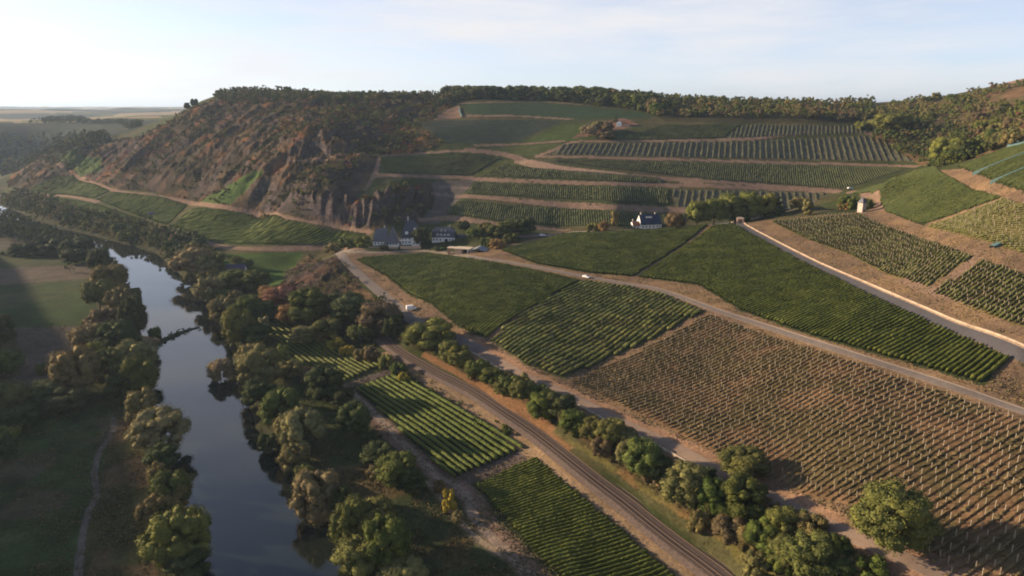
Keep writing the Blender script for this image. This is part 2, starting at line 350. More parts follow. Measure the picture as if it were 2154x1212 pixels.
def stroke(pts, w, col, amt=0.2, world=False, seed=3):
    L = np.asarray(pts, float) if world else PS(*pts); dd = dpoly(GX * .6 + wx * .4, GYY * .6 + wy * .4, L, False, 12); m = dd < w / 2 + .5
    if m.any(): al = sstep(w / 2 + .5, w / 2 - .4, dd[m])[:, None]; C[m] = C[m] * (1 - al) + al * np.asarray(col)[None, :] * (1 + amt * (fbm(GX[m] / 3, GYY[m] / 3, seed, 3) - .5) * 2)[:, None]; rockw[m] *= 1 - al[:, 0]
# flood plain, left bank: faded meadow and ploughed strips
paint(PD((-100, 545), (190, 545), (205, 640), (-100, 655)), (.075, .080, .038), .2, 12, (.05, .076, .026))
paint(PD((-100, 570), (190, 556), (196, 585), (-100, 608)), (.135, .105, .075), .2, 12)
paint(PD((-100, 655), (205, 640), (190, 690), (20, 690), (-100, 700)), (.04, .065, .02), .3, 12)
paint(PD((20, 690), (190, 685), (150, 745), (60, 760)), (.10, .08, .06), .2, 12)
paint(PD((-100, 480), (80, 488), (150, 520), (-100, 532)), (.11, .095, .07), .2, 12)
paint(PD((60, 745), (150, 745), (130, 830), (20, 810)), (.12, .09, .07), .3, 12)
paint(PD((0, 870), (240, 870), (200, 1030), (160, 1250), (0, 1300)), (.042, .064, .022), .5, 8, (.080, .072, .045), (.54, .68))
paint(PD((245, 880), (330, 900), (330, 1250), (180, 1250), (205, 1020)), (.06, .062, .025), .4, 8, (.13, .09, .05), (.5, .6))
paint(PD((700, 860), (900, 1020), (1060, 1200), (1140, 1400), (700, 1400), (690, 1000)), (.050, .062, .024), .4, 7, (.11, .085, .04), (.52, .64))
paint(PD((600, 740), (700, 820), (800, 930), (760, 980), (640, 840)), (.05, .065, .022), .3, 7)
# meadow with rows by the knoll
paint(PD((460, 535), (640, 530), (590, 600), (560, 625), (480, 580)), (.055, .095, .018), .25, 8)
# the rocky hill: brown scree, dry grass, heather-orange patches, dark scrub
m = inpoly(wx, wy, ROCK) | inpoly(wx, wy, KNOLL); xs, ys = GX[m], GYY[m]
f = fbm((xs - .25 * ys) / 26, ys / 60, 101, 4); g = fbm((xs - .25 * ys) / 12, ys / 34, 105, 4)
c = lerpc((.095, .070, .062), (.180, .118, .066), sstep(.42, .62, f)); o = (sstep(.57, .65, g) * np.where(ys < 560, .25, 1))[:, None]; c = c * (1 - o) + np.array((.27, .115, .045)) * o
gr = sstep(.44, .60, fbm(xs / 22, ys / 30, 109, 4))[:, None] * .85; c = c * (1 - gr) + np.array((.058, .052, .026)) * gr
C[m] = c * (.42 + .62 * fbm(xs / 4, ys / 6, 111, 3))[:, None]; rockw[m] = 1
# soil around the vineyards on the near slope (headlands), then each plot's floor
paint(PD((700, 530), (1000, 530), (1180, 490), (1330, 484), (1555, 469), (1815, 446), (1960, 360), (2080, 350), (2300, 280), (2400, 1400), (1900, 1400), (1480, 985), (1300, 885), (1100, 790), (960, 712), (860, 668)), SOIL, .25, 5, (.205, .135, .078))

# ------------------------------------------------------------------ vineyard plots
# name, outline in the photograph, row direction (two points), row spacing, floor colour, look, label
# look: 'lush' thick green, 'dim' on the far slope, 'young' posts with thin plants, 'mixed' tall yellowish
G_, Y_ = (.060, .082, .022), (.12, .10, .035)
PLOTS = [
 # flat strips by the railway
 dict(o=[(560, 668), (640, 690), (700, 716), (800, 772), (715, 808), (640, 770), (590, 728), (552, 690)], d=[(600, 700), (740, 790)], s=2.3, f=(.055, .07, .025), k='lush', n='the small striped vine plot below the river trees'),
 dict(o=[(838, 786), (1110, 942), (952, 1010), (747, 818)], d=[(838, 786), (1110, 942)], s=2.5, f=(.030, .038, .018), k='strong', n='the bright striped plot between river track and railway'),
 dict(o=[(1000, 1024), (1128, 962), (1440, 1230), (1700, 1500), (1330, 1500), (1178, 1220), (1100, 1140)], d=[(1060, 1110), (1210, 1065)], s=1.55, f=(.045, .05, .025), k='fine', n='the dense front plot beside the railway'),
 # near slope
 dict(o=[(745, 545), (900, 533), (1010, 548), (1110, 566), (1222, 590), (1100, 655), (1020, 712), (965, 690), (905, 640), (862, 622), (810, 580)], d=[(1020, 706), (1200, 600)], s=1.9, f=(.055, .06, .025), k='lush', n='the wide green plot beside the farmyard lane'),
 dict(o=[(1226, 590), (1330, 604), (1400, 620), (1480, 655), (1370, 715), (1185, 797), (1110, 770), (1030, 716), (1104, 657)], d=[(1080, 740), (1320, 612)], s=2.9, f=(.075, .078, .035), k='mixed', n='the uneven yellowish plot below the white car'),
 dict(o=[(1055, 527), (1185, 493), (1330, 487), (1490, 475), (1430, 520), (1330, 582), (1240, 575), (1130, 556)], d=[(1240, 572), (1440, 485)], s=1.9, f=(.05, .06, .025), k='lush', n='the green plot below the white gabled house'),
 dict(o=[(1500, 477), (1545, 474), (1690, 552), (1850, 630), (2000, 698), (2154, 765), (2300, 830), (2200, 800), (2125, 752), (2070, 812), (1900, 762), (1700, 705), (1560, 655), (1470, 600), (1340, 583), (1440, 520)], d=[(1700, 700), (1850, 632)], s=2.0, f=(.045, .055, .022), k='lush', n='the long green plot below the asphalt road'),
 dict(o=[(1488, 660), (1600, 700), (1800, 762), (2000, 832), (2154, 885), (2400, 960), (2500, 1400), (2060, 1300), (1900, 1140), (1990, 1130), (1840, 1075), (1690, 1040), (1540, 970), (1380, 888), (1260, 832), (1200, 802), (1380, 722)], d=[(1990, 1130), (2154, 1012)], s=2.1, f=(.190, .118, .064), f2=(.118, .090, .042), k='young', n='the big brown plot with pale posts'),
 dict(o=[(1620, 466), (1700, 459), (1808, 450), (1860, 475), (1960, 508), (2048, 538), (1950, 606), (1860, 575), (1780, 533), (1700, 505)], d=[(1800, 540), (1900, 480)], s=2.1, f=(.165, .135, .055), k='young2', n='the olive plot above the asphalt road'),
 dict(o=[(2066, 546), (2154, 575), (2350, 640), (2350, 790), (2154, 690), (2060, 655), (1960, 617)], d=[(2020, 640), (2120, 570)], s=2.1, f=(.165, .130, .055), k='young2', n='the dull olive plot beside the big bare strip'),
 dict(o=[(1722, 432), (1800, 405), (1945, 356), (1975, 360), (2045, 398), (2110, 415), (1940, 474), (1865, 447), (1850, 425), (1830, 405), (1790, 408)], d=[(1860, 440), (2060, 378)], s=2.0, f=(.035, .042, .018), k='deep', n='the green plot behind the watchtower'),
 dict(o=[(2115, 418), (2250, 460), (2300, 580), (2154, 535), (2060, 505), (1950, 477)], d=[(1990, 480), (2120, 425)], s=2.1, f=(.155, .125, .052), k='young2', n='the steep olive plot under the upper track'),
 dict(o=[(2010, 350), (2060, 335), (2154, 300), (2260, 270), (2350, 480), (2154, 405), (2080, 378)], d=[(2060, 362), (2154, 325)], s=2.0, f=(.035, .042, .018), k='deep', n='the green plot with the teal nets'),
 # far terraced slope
 dict(o=[(1290, 297), (1395, 262), (1560, 262), (1520, 291)], d=[(1400, 295), (1440, 262)], s=1.85, f=(.06, .085, .025), k='dim', n='the bright plot below the ridge bushes'),
 dict(o=[(1524, 291), (1564, 262), (1800, 265), (1826, 280)], d=[(1700, 285), (1702, 263)], s=4.0, f=(.115, .105, .068), k='grey', n='the topmost striped plot of the far slope'),
 dict(o=[(1185, 303), (1560, 297), (1828, 286), (1860, 295), (1925, 340), (1560, 333), (1160, 325)], d=[(1620, 334), (1618, 295)], s=5.4, f=(.120, .108, .072), k='grey', n='the striped upper terrace of the far slope'),
 dict(o=[(1130, 336), (1400, 340), (1915, 352), (1780, 397), (1500, 378), (1260, 352)], d=[(1600, 385), (1601, 345)], s=1.85, f=(.085, .08, .055), k='dim', n='the second terrace of the far slope'),
 dict(o=[(1060, 345), (1110, 352), (1380, 372), (1400, 386), (1010, 371)], d=[(1200, 380), (1205, 358)], s=1.85, f=(.07, .075, .035), k='dim', n='the narrow terrace under the pale track'),
 dict(o=[(1000, 384), (1405, 396), (1405, 430), (980, 408)], d=[(1200, 420), (1202, 390)], s=1.85, f=(.055, .065, .03), k='dim', n='the third terrace of the far slope'),
 dict(o=[(1412, 398), (1740, 406), (1690, 440), (1420, 436)], d=[(1560, 440), (1562, 402)], s=5.4, f=(.120, .108, .072), k='grey', n='the striped lower terrace behind the yellow-green trees'),
 dict(o=[(965, 423), (1180, 438), (1440, 450), (1440, 476), (1210, 476), (1100, 470), (935, 450)], d=[(1150, 470), (1152, 436)], s=1.85, f=(.05, .065, .025), k='dim', n='the lowest terrace behind the houses'),
 dict(o=[(800, 332), (960, 320), (1055, 332), (985, 370), (795, 364)], d=[(880, 366), (990, 322)], s=1.85, f=(.05, .06, .035), k='dim', n='the plot above the cliff'),
 dict(o=[(785, 375), (870, 378), (820, 413), (758, 415)], d=[(790, 410), (850, 380)], s=1.85, f=(.045, .06, .02), k='dim', n='the small plot at the cliff edge'),
 # below the rocky hill
 dict(o=[(560, 456), (640, 468), (770, 492), (745, 512), (660, 516), (500, 515), (440, 506), (360, 476), (400, 440), (450, 440)], d=[(520, 510), (600, 465)], s=2.6, f=(.055, .08, .022), k='soft', n='the long slope under the cliff'),
 dict(o=[(240, 404), (330, 412), (396, 430), (352, 474), (290, 455), (200, 420)], d=[(300, 455), (350, 420)], s=2.6, f=(.06, .085, .022), k='soft', n='the slope below the scree path'),
 dict(o=[(60, 402), (120, 372), (190, 385), (232, 402), (195, 418), (90, 406)], d=[(120, 405), (165, 382)], s=2.6, f=(.065, .09, .025), k='soft', n='the plot at the headland foot'),
 dict(o=[(60, 410), (120, 418), (200, 428), (300, 462), (345, 480), (240, 462), (120, 436)], d=[(160, 440), (200, 428)], s=2.6, f=(.06, .085, .025), k='soft', n='the slope above the riverside trees'),
]
for p in PLOTS:
    p['w'] = PD(*p['o']); paint(p['w'], p['f'], .35, 4, p.get('f2'), (.40, .60))
# big green fields on the plateau slope, without visible rows
paint(PD((985, 240), (968, 219), (1120, 216), (1350, 236), (1370, 248), (1180, 252)), (.035, .06, .028), .2, 8)
paint(PD((882, 262), (935, 254), (1060, 252), (1185, 254), (1090, 298), (1005, 302), (945, 300)), (.038, .050, .035), .2, 8)  # field in the rocky hill's shadow, the shade painted in as a darker tone
paint(PD((1100, 299), (1185, 262), (1262, 262), (1250, 290), (1205, 297)), (.06, .085, .022), .2, 8)
paint(PD((1000, 318), (1095, 305), (1200, 302), (1130, 325), (1085, 330), (1040, 326)), (.065, .08, .025), .2, 8)
paint(PD((1065, 335), (1100, 350), (1010, 371), (992, 370)), (.07, .08, .025), .3, 8)
paint(PD((905, 382), (1000, 378), (960, 425), (925, 470), (885, 470), (915, 420)), (.10, .085, .075), .2, 6)
for a, b in (((912, 392), (990, 396)), ((912, 408), (965, 412)), ((905, 443), (925, 447))): stroke([a, b], 3.0, (.17, .13, .11))
paint(PD((105, 325), (150, 322), (195, 340), (170, 362), (130, 345)), (.06, .095, .025), .2, 8)
paint(PD((150, 350), (215, 334), (212, 362), (170, 378)), (.065, .10, .025), .2, 8)
paint(PD((415, 428), (470, 396), (540, 362), (556, 372), (520, 400), (482, 432)), (.06, .10, .022), .2, 8)
paint(PD((925, 235), (965, 222), (972, 248), (910, 252)), (.24, .15, .10), .2, 8)
paint(PD((1250, 262), (1310, 248), (1345, 262), (1290, 278), (1200, 292)), (.20, .12, .08), .3, 8)
paint(PD((2050, 215), (2154, 180), (2300, 150), (2300, 200), (2154, 222), (2090, 222)), (.33, .20, .11), .25, 12)
paint(PD((1690, 210), (1760, 215), (1760, 222), (1690, 217)), (.33, .22, .12), .25, 12)
paint(PD((1960, 190), (2154, 165), (2154, 172), (1970, 197)), (.28, .18, .11), .25, 12)
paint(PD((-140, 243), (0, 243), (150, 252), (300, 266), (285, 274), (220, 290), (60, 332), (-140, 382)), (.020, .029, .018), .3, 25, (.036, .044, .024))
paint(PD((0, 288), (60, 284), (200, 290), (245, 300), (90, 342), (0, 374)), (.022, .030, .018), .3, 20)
# tracks scraped in the slopes
BR = (.225, .150, .108)
for pts, w in (([(1190, 485), (1050, 472), (925, 459), (890, 462)], 7), ([(1470, 444), (1300, 437), (1150, 428), (1040, 417), (972, 413)], 8.5), ([(1760, 403), (1500, 392), (1250, 386), (1100, 381), (1002, 377)], 7),
               ([(1470, 381), (1300, 368), (1160, 352), (1110, 342), (1085, 331), (1030, 320), (985, 316)], 9), ([(1760, 401), (1500, 382), (1400, 374)], 5), ([(1130, 329), (1300, 332), (1600, 341), (1930, 350)], 5),
               ([(1130, 328), (1160, 318), (1200, 300), (1270, 298), (1560, 293), (1835, 283), (1900, 310)], 5), ([(985, 316), (900, 322), (800, 328)], 5), ([(795, 369), (900, 371), (990, 374)], 6),
               ([(970, 244), (1080, 244), (1200, 251)], 5), ([(968, 218), (1130, 214), (1250, 222)], 5), ([(1000, 306), (1100, 303), (1185, 297)], 4), ([(768, 400), (790, 366), (800, 330)], 4),
               ([(600, 352), (660, 346), (735, 333), (800, 328)], 3.5), ([(45, 403), (82, 409), (140, 412), (205, 425)], 5), ([(115, 345), (130, 358), (150, 375), (180, 381)], 5),
               ([(180, 381), (240, 401), (320, 412), (400, 426), (470, 437), (560, 453), (640, 467), (780, 489)], 4), ([(2070, 640), (1960, 612), (1900, 590)], 4), ([(1975, 612), (2050, 545)], 4),
               ([(345, 482), (400, 503), (460, 518), (560, 524), (700, 521), (760, 527)], 6), ([(1790, 404), (1840, 405), (1862, 425), (1850, 440), (1815, 447)], 6)):
    stroke(pts, w, BR)
stroke([(1110, 342), (1160, 352), (1300, 368)], 12, (.33, .22, .16))
stroke([(1090, 340), (1120, 348), (1160, 356)], 7, PALE)
stroke([(715, 530), (800, 531), (900, 528), (960, 535), (1010, 545)], 5, (.27, .22, .17))
stroke([(1100, 497), (1160, 494), (1200, 490)], 8, (.26, .20, .19)); stroke([(1200, 488), (1330, 484), (1480, 475), (1550, 470)], 4, (.26, .22, .16))
stroke([(835, 777), (728, 812)], 4.5, (.13, .10, .085)); stroke([(1120, 950), (1040, 985), (960, 1014)], 6, (.12, .09, .08))
# strips beside the railway and the river track
stroke([(812, 745), (900, 800), (1000, 862), (1100, 935), (1180, 1000), (1300, 1090), (1440, 1212), (1540, 1300)], 5, (.26, .18, .11))
stroke([(900, 745), (1000, 800), (1100, 868), (1200, 935)], 5, (.22, .12, .06)); stroke([(1180, 905), (1300, 990), (1450, 1105), (1600, 1250)], 4, (.10, .095, .042))
paint(PD((1190, 925), (1300, 1000), (1500, 1130), (1700, 1320), (1760, 1320), (1560, 1120), (1320, 960)), (.13, .115, .04), .4, 5, (.22, .14, .06))
stroke([(715, 815), (790, 880), (850, 940), (930, 1005), (985, 1040), (1020, 1100), (1070, 1150), (1140, 1230), (1260, 1400)], 6.0, (.20, .135, .10))
for off in (0, 9): stroke([(720 + off, 815), (780 + off, 868), (850 + off, 938), (915 + off, 1000), (975 + off, 1040), (995 + off, 1090), (1050 + off, 1150), (1110 + off, 1212), (1230 + off, 1380)], .7, (.27, .205, .155))
stroke([(900, 1015), (930, 1050), (1000, 1130), (1060, 1170)], 1.6, (.30, .23, .16))
stroke([(240, 880), (238, 905), (205, 960), (200, 1020), (205, 1035), (185, 1080), (170, 1150), (163, 1212), (155, 1300)], .8, (.15, .13, .115))
# the steep wooded sides
paint(PD((1830, 292), (1870, 225), (2000, 205), (2154, 175), (2400, 140), (2400, 290), (2154, 292), (2060, 332), (2010, 345), (1950, 350)), (.10, .085, .035), .4, 9, (.16, .10, .055))
paint(PD((1040, 215), (1120, 205), (1400, 205), (1700, 205), (1840, 235), (1830, 262), (1400, 256), (1360, 235), (1150, 212)), (.05, .045, .02), .3, 9)
paint(PD((760, 600), (800, 640), (860, 690), (960, 740), (1100, 812), (1300, 912), (1450, 1000), (1650, 1100), (1850, 1230), (1780, 1300), (1500, 1120), (1300, 985), (1100, 850), (900, 745), (800, 690), (700, 660)), (.075, .065, .03), .4, 5, (.16, .10, .05))
stroke([(960, 712), (1020, 745), (1100, 790), (1200, 833), (1300, 885), (1400, 932), (1500, 985), (1600, 1035), (1700, 1087), (1880, 1165), (2020, 1230), (2200, 1330)], 9, (.27, .165, .105))
sd_ = np.where(inpoly(GX, GYY, RIV), dpoly(GX, GYY, RIV, True, 14.0), -dpoly(GX, GYY, RIV, True, 14.0)); m = (sd_ > -4) & (Rr < 1500); C[m] = np.array((.040, .042, .022))
m = inpoly(GX, GYY, WEIR); C[m] = np.array((.05, .06, .03))
C = np.clip(np.where((Rr < 1500)[:, None], C * .84, C), .004, .8)
q = NT('ground'); ca = q.n('ShaderNodeVertexColor', layer_name='Col').outputs[0]; ra = q.n('ShaderNodeAttribute', attribute_name='rockw').outputs['Fac']
nz = q.n('ShaderNodeNewGeometry'); n3 = q.noise(4.0, 3, .7); sx = q.n('ShaderNodeSeparateXYZ'); q.l(nz.outputs['Normal'], sx.inputs[0])
steep = q.ramp(sx.outputs[2], (.62, (1, 1, 1)), (.84, (0, 0, 0)))
n1 = q.noise(.9, 6, .65); n2 = q.noise(.12, 5, .6)
rockc = q.ramp(q.noise(.35, 7, .7), (.35, (.036, .031, .034)), (.55, (.086, .069, .068)), (.72, (.19, .14, .11)))
cc = q.mix(q.math('MULTIPLY', steep, ra), ca, rockc)
cc = q.mix(1.0, cc, q.ramp(n1, (.3, (.66, .66, .66)), (.7, (1.3, 1.3, 1.3))), 'MULTIPLY')
cc = q.mix(1.0, cc, q.ramp(n2, (.3, (.78, .80, .80)), (.7, (1.2, 1.18, 1.15))), 'MULTIPLY')
cc = q.mix(1.0, cc, q.ramp(n3, (.3, (.80, .80, .80)), (.7, (1.2, 1.2, 1.2))), 'MULTIPLY'); q.base(cc); q.bump(q.math('ADD', n1, q.math('MULTIPLY', q.noise(.28, 6, .75), q.math('MULTIPLY', ra, 6.0))), .5, .8); q.b.inputs['Roughness'].default_value = 1.0; q.b.inputs['Specular IOR Level'].default_value = 0.05
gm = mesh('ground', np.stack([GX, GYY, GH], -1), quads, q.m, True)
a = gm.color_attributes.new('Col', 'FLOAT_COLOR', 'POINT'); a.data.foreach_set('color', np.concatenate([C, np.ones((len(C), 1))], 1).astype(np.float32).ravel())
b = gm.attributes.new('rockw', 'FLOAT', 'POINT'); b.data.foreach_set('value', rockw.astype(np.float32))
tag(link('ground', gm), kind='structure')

# ------------------------------------------------------------------ water
q = NT('water'); q.base((.014, .018, .014)); q.b.inputs['Roughness'].default_value = .045; q.b.inputs['IOR'].default_value = 1.42; q.b.inputs['Specular IOR Level'].default_value = .72
w1 = q.noise(.5, 4, .6); w2 = q.noise(.05, 3, .6); q.bump(q.math('ADD', q.math('MULTIPLY', w1, .4), w2), .05, .35)
wp = []
RLw = np.array([at_z(a, b, 0)[:2] for a, b in RL]); RRw = np.array([at_z(a, b, 0)[:2] for a, b in RR][::-1])
def resamp(L, n):
    L = np.asarray(L, float); s = np.concatenate([[0], np.cumsum(np.hypot(*np.diff(L, axis=0).T))]); t = np.linspace(0, s[-1], n)
    return np.stack([np.interp(t, s, L[:, 0]), np.interp(t, s, L[:, 1])], -1)
a = resamp(RLw, 90); b = resamp(RRw, 90); c_ = a - b; c_ /= np.hypot(c_[:, 0], c_[:, 1])[:, None] + 1e-9; a = a + c_ * 5; b = b - c_ * 5
vs = np.concatenate([np.c_[a, np.zeros(90)], np.c_[b, np.zeros(90)]]); i = np.arange(89)
tag(link('river', mesh('river', vs, np.stack([i, i + 1, i + 91, i + 90], -1)[:, ::-1], q.m)), kind='structure')

# ------------------------------------------------------------------ ribbons: roads, ballast, rails
def smooth(L, step):
    L = np.asarray(L, float); n = len(L); s = np.concatenate([[0], np.cumsum(np.hypot(*np.diff(L, axis=0).T))]); t = np.arange(0, s[-1], step)
    T = np.gradient(L, s, axis=0); k = np.clip(np.searchsorted(s, t, side='right') - 1, 0, n - 2); h = (s[k + 1] - s[k])[:, None]; u = ((t - s[k])[:, None]) / h
    return (2 * u ** 3 - 3 * u ** 2 + 1) * L[k] + (u ** 3 - 2 * u ** 2 + u) * h * T[k] + (-2 * u ** 3 + 3 * u ** 2) * L[k + 1] + (u ** 3 - u ** 2) * h * T[k + 1]
def frame(L):
    d = np.gradient(L, axis=0); d /= np.hypot(d[:, 0], d[:, 1])[:, None]; return np.stack([d[:, 1], -d[:, 0]], -1)    # right-hand side
def zline(L, sm=5):
    z = H(L[:, 0], L[:, 1]); k = np.ones(sm) / sm; zp = np.pad(z, sm // 2, mode='edge'); return np.convolve(zp, k, 'valid')[:len(z)]
def ribbon(name, L, prof, mat, smoothz=9, follow=False, mid=None, parent=None):
    """prof: list of (side offset, height above the line)"""
    N = frame(L); z = zline(L, smoothz); n = len(L); k = len(prof); V = np.zeros((n, k, 3))
    for j, (o_, h_) in enumerate(prof):
        V[:, j, :2] = L + N * o_; V[:, j, 2] = (H(V[:, j, 0], V[:, j, 1]) if follow else z) + h_
    I = np.arange(n * k).reshape(n, k); F = np.stack([I[:-1, :-1], I[1:, :-1], I[1:, 1:], I[:-1, 1:]], -1).reshape(-1, 4)[:, ::-1]
    mi = None if mid is None else np.tile(np.asarray(mid), n - 1)
    return link(name, mesh(name, V.reshape(-1, 3), F, mat, False, mi), parent)
M_asph = speck('asphalt', (.080, .075, .078), .22, 2.0, bump=.01); M_conc = speck('pale_concrete', (.23, .185, .15), .22, 1.4)
M_dust = speck('dusty_lane', (.135, .112, .098), .25, .9); M_verge = speck('verge_stone', (.30, .215, .15), .45, .6)
def road(name, pts, w, mat, fol=True):
    L = smooth(PS(*pts), 2.0); h = w / 2
    pr = [(-h - .15, -.3), (-h, .10), (-h * .5, .13), (0, .14), (h * .5, .13), (h, .10), (h + .15, -.3)]
    return tag(ribbon(name, L, pr, mat, follow=fol), kind='structure'), L
LOWER = [(708, 533), (722, 545), (762, 583), (822, 634), (862, 668), (905, 695), (960, 714), (1020, 745), (1100, 790), (1200, 833), (1300, 885), (1400, 932), (1500, 985), (1600, 1035), (1700, 1087), (1880, 1165), (2020, 1230), (2200, 1330)]
road('lower_road', LOWER[:8], 6.0, M_dust); road('lower_lane', LOWER[6:], 4.0, speck('dirt_lane', (.19, .138, .105), .2, .8))
MIDR = [(985, 540), (1050, 549), (1120, 561), (1233, 583), (1320, 598), (1370, 606), (1430, 625), (1500, 651), (1600, 684), (1700, 717), (1800, 749), (1900, 781), (2030, 824), (2154, 867), (2350, 935)]
_, LM = road('concrete_road', MIDR, 3.0, M_dust)
tag(ribbon('concrete_gutter', LM, [(-2.0, -.2), (-1.95, .16), (-1.45, .16), (-1.4, -.2)], M_conc, follow=True), kind='structure')
UPR = [(1490, 473), (1550, 471), (1580, 487), (1640, 520), (1700, 551), (1780, 588), (1850, 620), (1930, 655), (2000, 687), (2080, 716), (2154, 748), (2350, 835)]
_, LU = road('asphalt_road', UPR, 4.6, M_asph)
w_ = ribbon('roadside_wall', LU[8:], [(-3.7, -.5), (-3.65, .5), (-3.3, .52), (-3.2, -.3)], speck('wall_stone', (.34, .26, .19), .45, .5), follow=True)
tag(w_, 'low pale stone wall running along the upper side of the asphalt road', 'wall')
L = LU[8:]; tag(ribbon('verge', L, [(-3.2, .02), (-2.9, .07), (-2.4, .07), (-2.3, .02)], M_verge, follow=True), kind='structure')
# railway
RW = smooth(PS((762, 668), (790, 693), (815, 716), (850, 742), (900, 772), (1010, 829), (1128, 908), (1322, 1058), (1520, 1212), (1760, 1420), step=40), 1.5)
q = NT('ballast'); n = q.noise(1.2, 6, .8); q.base(q.ramp(n, (.35, (.055, .040, .034)), (.65, (.135, .100, .082)))); M_bal = q.m
tag(ribbon('railway_bed', RW, [(-6.8, -.5), (-5.2, .35), (-4.2, .42), (0, .48), (4.0, .42), (5.6, -.5)], [M_bal, speck('service_strip', (.22, .165, .12), .3, .8)], 21, mid=[1, 1, 0, 0, 0]), kind='structure')
M_rail = NT('rail'); M_rail.base((.26, .19, .15)); M_rail.b.inputs['Metallic'].default_value = .7; M_rail.b.inputs['Roughness'].default_value = .42; M_rail = M_rail.m
M_slp = speck('sleeper', (.11, .085, .07), .3, 2)
NW = frame(RW); zr = zline(RW, 21)
for off, lab in ((-2.0, 'railway track on the river side of the brown ballast bed'), (2.0, 'railway track on the hedge side of the brown ballast bed')):
    c = RW[0] + NW[0] * off; e = tag(link('railway_track', None, loc=(c[0], c[1], zr[0] + .4)), lab, 'track', 'railway tracks')
    for ro in (-.75, .75):
        o = ribbon('rail', RW, [(off + ro - .06, .45), (off + ro - .05, .70), (off + ro + .05, .70), (off + ro + .06, .45)], M_rail, 21); o.parent = e; o.matrix_parent_inverse = Matrix.Translation(e.location).inverted()
    Ls = RW[::1]; V = []; F = []
    for i in range(0, len(RW) - 1):
        for s_ in (0, .5):
            p = RW[i] * (1 - s_) + RW[i + 1] * s_ + NW[i] * off; n = NW[i]; d = np.array([-n[1], n[0]]); z = zr[i] + .44; b0 = len(V)
            for a_, b_ in ((-1.3, -.13), (1.3, -.13), (1.3, .13), (-1.3, .13)):
                g_ = p + n * a_ + d * b_; V += [(g_[0], g_[1], z), (g_[0], g_[1], z + .1)]
            F += [(b0 + 1, b0 + 3, b0 + 5, b0 + 7), (b0, b0 + 2, b0 + 3, b0 + 1), (b0 + 2, b0 + 4, b0 + 5, b0 + 3), (b0 + 4, b0 + 6, b0 + 7, b0 + 5), (b0 + 6, b0, b0 + 1, b0 + 7)]
    o = link('sleepers', mesh('sleepers', np.array(V), np.array(F), M_slp), e); o.matrix_parent_inverse = Matrix.Translation(e.location).inverted(); o['kind'] = 'stuff'
# retaining wall along the lower lane
M_wall = speck('pale_wall', (.40, .33, .24), .25, .6)
L = smooth(PS(*LOWER[5:14]), 2.0)
for i0, i1, lab in ((6, 46, 'pale retaining wall with a rail-like coping beside the lane bend'), (52, 66, 'short pale wall stretch between the hedge trees and the lane'), (72, 92, 'low pale wall behind the dark hedge at the middle of the lane')):
    if i1 < len(L): tag(ribbon('retaining_wall', L[i0:i1], [(2.6, -2.0), (2.65, .65), (3.05, .65), (3.1, -2.4)], M_wall, follow=True), lab, 'wall', 'walls along the lower lane')

# ------------------------------------------------------------------ vine rows
def leafmat(name, c1, c2, c3, sc=.9, tr=.25):
    q = NT(name); n = q.noise(sc, 5, .7); g = q.noise(.06, 5, .68)
    f = q.math('ADD', q.math('MULTIPLY', n, .5), q.math('MULTIPLY', g, .5)); q.base(q.ramp(f, (.34, c1), (.5, c2), (.66, c3)))
    q.b.inputs['Roughness'].default_value = .75; q.bump(q.noise(3.0, 3, .7), .2, .8)
    return q.m
M_lush = leafmat('vine_leaves', (.045, .058, .010), (.078, .092, .014), (.122, .128, .022))
M_strong = leafmat('vine_leaves_bright', (.055, .078, .014), (.085, .112, .018), (.125, .145, .028))
M_mixed = leafmat('vine_leaves_yellowing', (.050, .070, .015), (.095, .106, .026), (.180, .155, .040), .35)
M_dim = leafmat('vine_leaves_far', (.048, .058, .020), (.072, .082, .026), (.105, .108, .038), .3)
M_soft = leafmat('vine_leaves_slope', (.072, .096, .015), (.106, .130, .020), (.145, .155, .028), .25)
M_young2 = leafmat('vine_leaves_olive', (.070, .078, .022), (.105, .106, .032), (.150, .138, .048), 1.2)
M_deep = leafmat('vine_leaves_deep', (.026, .038, .010), (.045, .058, .014), (.070, .080, .020))
M_grey = leafmat('vine_leaves_greyish', (.050, .056, .028), (.072, .076, .036), (.098, .098, .050), .3)
M_young = leafmat('vine_leaves_young', (.095, .078, .030), (.145, .108, .048), (.200, .140, .070), 1.6)
M_post = NT('post_wood'); M_post.base((.30, .25, .18)); M_post = M_post.m
def rows_of(p):
    a, b = PP(*p['d']); d = (b - a) / np.hypot(*(b - a)); n = np.array([-d[1], d[0]]); W = p['w']
    c = W @ n; lo, hi = c.min(), c.max(); out = []; k = lo + p['s'] * .6; m = len(W)
    while k < hi:
        t = []
        for i in range(m):
            u, v = W[i], W[(i + 1) % m]; cu_, cv_ = u @ n - k, v @ n - k
            if (cu_ > 0) != (cv_ > 0): f = cu_ / (cu_ - cv_); t.append(((u + (v - u) * f) @ d))
        t.sort()
        for i in range(0, len(t) - 1, 2):
            if t[i + 1] - t[i] > 5: out.append((d * (t[i] + random.uniform(0, 1)) + n * k, d * (t[i + 1] - random.uniform(0, 1)) + n * k))
        k += p['s']
    return out
LOOK = {'lush': (.68, 1.45, .8, M_lush, .36), 'deep': (.66, 1.3, .8, M_deep, .36), 'fine': (.52, 1.35, .7, M_lush, .36), 'grey': (1.0, .85, 2.2, M_grey, .3), 'strong': (.68, 1.55, .7, M_strong, .24), 'mixed': (1.1, 1.45, 1.0, M_mixed, .5), 'dim': (.66, .85, 2.4, M_dim, .35),
        'soft': (.85, 1.15, 3.0, M_soft, .25), 'young': (.50, .60, .62, M_young, .8), 'young2': (.72, 1.0, .7, M_young2, .6)}
